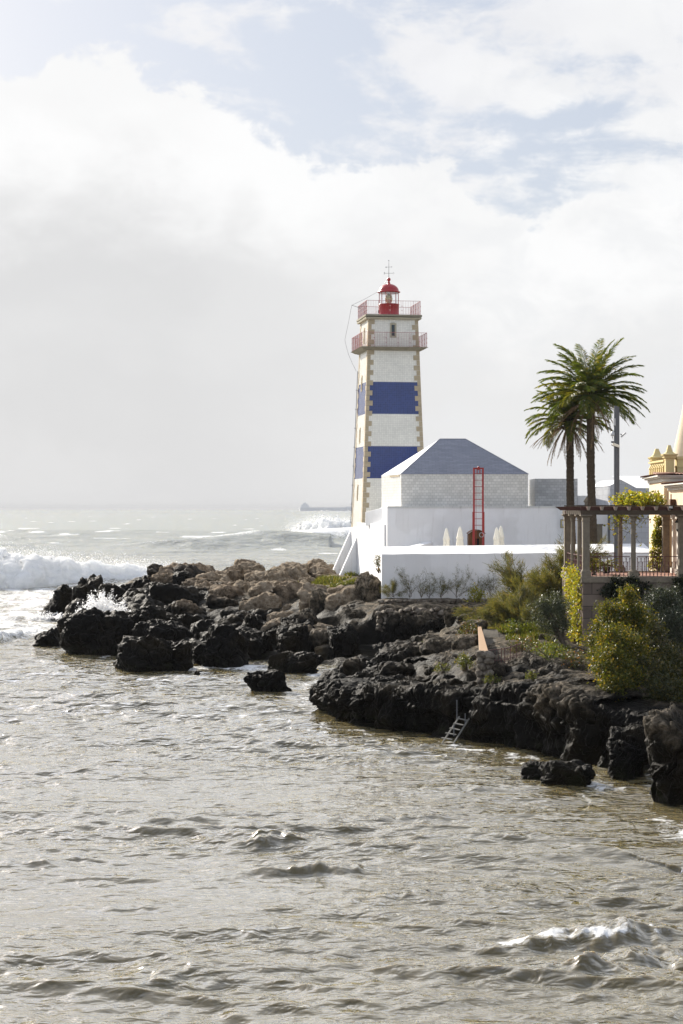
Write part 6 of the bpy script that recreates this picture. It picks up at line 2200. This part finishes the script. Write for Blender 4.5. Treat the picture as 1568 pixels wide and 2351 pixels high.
def palm(label, u_base, u_top, v_crown, Y, z0, r0, n_live, n_dead, L, seed, yellow=()):
    rs = np.random.RandomState(seed)
    zc = VZ(v_crown, Y)
    xb, xt = UX(u_base, Y), UX(u_top, Y)
    root = thing('palm_tree', label, 'palm tree', (xb, Y, z0), 0, 'palm trees beside the fort')
    b = MB()
    pts, rad = [], []
    n = 90
    for i in range(n + 1):
        f = i / n
        q = np.array([xb + (xt - xb) * f + .06 * math.sin(f * 5 + seed), Y, z0 + (zc - z0) * f])
        pts.append(q)
        rr_ = r0 * (1.10 - .16 * f) * (1 + .05 * (i % 2) + .03 * rs.normal())
        if f > .90:
            rr_ *= 1 + (f - .90) * 3.2
        rad.append(rr_)
    b.tube(pts, rad, 18)
    b.build('trunk', M['palm_bark'], root, smooth=False)
    top = np.array([xt, Y, zc])
    # old leaf bases under the crown
    b = MB()
    for i in range(46):
        a = i * 2.39996
        zz = zc - .75 + 1.0 * i / 46
        q = np.array([xt + math.cos(a) * r0 * 1.1, Y + math.sin(a) * r0 * 1.1, zz])
        b.bar(q - np.array([math.cos(a), math.sin(a), 0]) * .1, q + np.array([math.cos(a) * .28, math.sin(a) * .28, .30]), .11, .05)
    b.build('leaf_bases', M['palm_bark'], root)
    for i in range(n_live):
        f = i / (n_live - 1)
        az_ = i * 2.39996 + rs.uniform(-.25, .25)
        e0 = 1.53 - 1.68 * f ** .80 + rs.uniform(-.1, .1)
        dr_ = 1.15 - .15 * f - (.35 * (1 - f / .25) if f < .25 else 0)
        m = MB()
        strip_frond(m, top + np.array([math.cos(az_) * .15, math.sin(az_) * .15, .25 - .35 * f]), az_, e0, dr_ + .22 * rs.uniform(-1, 1), L * rs.uniform(.85, 1.08), .034, 62, rs, .185, rs.uniform(-.15, .15))
        m.build('frond', M['frond_y'] if i in yellow else M['frond'], root, uv=False)
    for i in range(n_dead):
        az_ = i * 2.39996 + rs.uniform(-.4, .4)
        e0 = -.15 - .75 * rs.uniform(0, 1)
        m = MB()
        strip_frond(m, top + np.array([math.cos(az_) * .2, math.sin(az_) * .2, -.35]), az_, e0, .75 + rs.uniform(-.25, .2), L * rs.uniform(.62, .95), .026, 30, rs, .075, rs.uniform(-.3, .3))
        m.build('dead_frond', M['frond_dead'], root, uv=False)
    return root


palm('taller palm tree in front with a full round green crown', 1362, 1356, 908, 117.0, 4.6, .265, 74, 22, 3.95, 8, (38, 46, 51, 54))
palm('shorter palm tree behind with drooping dry brown fronds', 1316, 1306, 966, 119.5, 4.6, .26, 42, 36, 3.4, 9, (26, 33, 37, 41))

# potted cycad on the terrace
pc = thing('potted_palm', 'small palm in a dark pot behind the terrace railing', 'potted plant', (UX(1392, 84), 84.0, TZ))
MB().lathe(UX(1392, 84), 84.0, [(.16, TZ), (.20, TZ + .3), (.22, TZ + .32)], 16).build('pot', M['black'], pc)
m = MB()
rs_ = np.random.RandomState(3)
for i in range(18):
    strip_frond(m, (UX(1392, 84), 84.0, TZ + .36), i * 2.4, .9 - .05 * i, 1.1, .85, .022, 16, rs_, .22)
m.build('leaves', M['frond_y'], pc, uv=False)
bush('potted_shrub', 'small yellowing potted shrub just behind the corner pillar', 'potted plant', (UX(1366, 83.5), 83.5, TZ + .38), (.28, .25, .3), (UX(1366, 83.5), 83.5, TZ), 16, 30, .06, .045, 'leaf_gold', 81, stems=3)

# green cover on the headland and the garden bank: too many blades to count


def ground_cover(name, region, n, h, wd, seed, lm='leaf_grass', dens=None):
    rs = np.random.RandomState(seed)
    P = []
    X = rs.uniform(region[0], region[1], n)
    Yy = rs.uniform(region[2], region[3], n)
    m_ = fbm(np.stack([X * .6, Yy * .35, 0 * X], 1), 3, seed)
    cx_, cy_ = (region[0] + region[1]) / 2, (region[2] + region[3]) / 2
    e = ((X - cx_) / (region[1] - region[0]) * 2) ** 2 + ((Yy - cy_) / (region[3] - region[2]) * 2) ** 2
    k = (m_ > -.05 + .35 * e)
    X, Yy, m_ = X[k], Yy[k], m_[k]
    Z = ground_h(X, Yy) + .05
    n = len(X)
    a = rs.normal(size=(n, 3)) * (.6, .6, .3) + np.array([0, 0, 1])
    a /= np.linalg.norm(a, axis=1)[:, None]
    s = np.cross(a, rs.normal(size=(n, 3)))
    s /= np.linalg.norm(s, axis=1)[:, None]
    B = np.stack([X, Yy, Z], 1)
    H = (h * rs.uniform(.5, 1.3, n) * (1 + m_ * 1.5))[:, None]
    V = np.stack([B - s * wd, B + s * wd, B + a * H], 1).reshape(-1, 3)
    return tag(np_mesh(name, V, np.arange(n * 3).reshape(-1, 3), M[lm], smooth=False), kind='stuff')


ground_cover('grass', (UX(660, 130), UX(840, 126), 117, 141), 20000, .24, .05, 1)
ground_cover('grass', (UX(1150, 84), UX(1320, 82), 74, 95), 11000, .22, .04, 2)
ground_cover('grass', (UX(1170, 86), UX(1270, 86), 80, 92), 9000, .22, .04, 3)

# ------------------------------------------------------------------ far ship, haze
Ys = 6500.0
sh_ = thing('cargo_ship', 'faint grey cargo ship with its bridge at the left on the horizon', 'ship', (UX(745, Ys), Ys, 0))
M['hull'] = plain('hazed_ship_hull', (0.62, 0.63, 0.65), .6, .3, .1, .02, bmp=0)  # hull paled so that its colour carries the distance haze
M['ship_white'] = plain('hazed_superstructure', (0.72, 0.73, 0.75), .6, .3, .1, .02, bmp=0)  # bridge colour paled for haze as well


def sv(v):
    return VZ(v, Ys)


sx0, sx1 = UX(689, Ys), UX(812, Ys)
b = MB()
hp = [(sx0, Ys - 16), (sx0 - 3, Ys), (sx0, Ys + 16), (sx1 - 24, Ys + 16), (sx1, Ys), (sx1 - 24, Ys - 16)]
b.prism(hp[::-1], -1, [sv(1165)] * 6)
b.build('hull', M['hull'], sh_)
b = MB()
k_ = Ys / F
for u0, u1, v0, v1, dp in ((691, 710, 1164.9, 1160, 14), (693, 707, 1160, 1157.5, 13), (696, 703, 1157.5, 1155, 15), (698.5, 700.5, 1155, 1152.5, 3)):
    b.box(UX(u0, Ys), UX(u1, Ys), Ys - dp, Ys + dp, sv(v0), sv(v1))
b.bar((UX(703, Ys), Ys, sv(1157)), (UX(703, Ys), Ys, sv(1150)), .9)
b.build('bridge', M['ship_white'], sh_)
b = MB().bar((UX(783, Ys), Ys, sv(1165)), (UX(783, Ys), Ys, sv(1160)), 1.2)
b.box(UX(793, Ys), UX(806, Ys), Ys - 8, Ys + 8, sv(1164.9), sv(1163))
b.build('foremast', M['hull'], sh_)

mv = bpy.data.materials.new('sea_haze')
mv.use_nodes = True
t = NT(mv.node_tree)
pv = t.n('ShaderNodeVolumePrincipled', {'Color': (.64, .65, .665, 1), 'Density': 0.00007, 'Anisotropy': 0.0})
o_ = t.n('ShaderNodeOutputMaterial')
t.t.links.new(pv.outputs[0], o_.inputs['Volume'])
hz = MB().box(-21000, 21000, -500, 31000, -4.2, 34).build('haze', mv, uv=False)
tag(hz, kind='stuff')
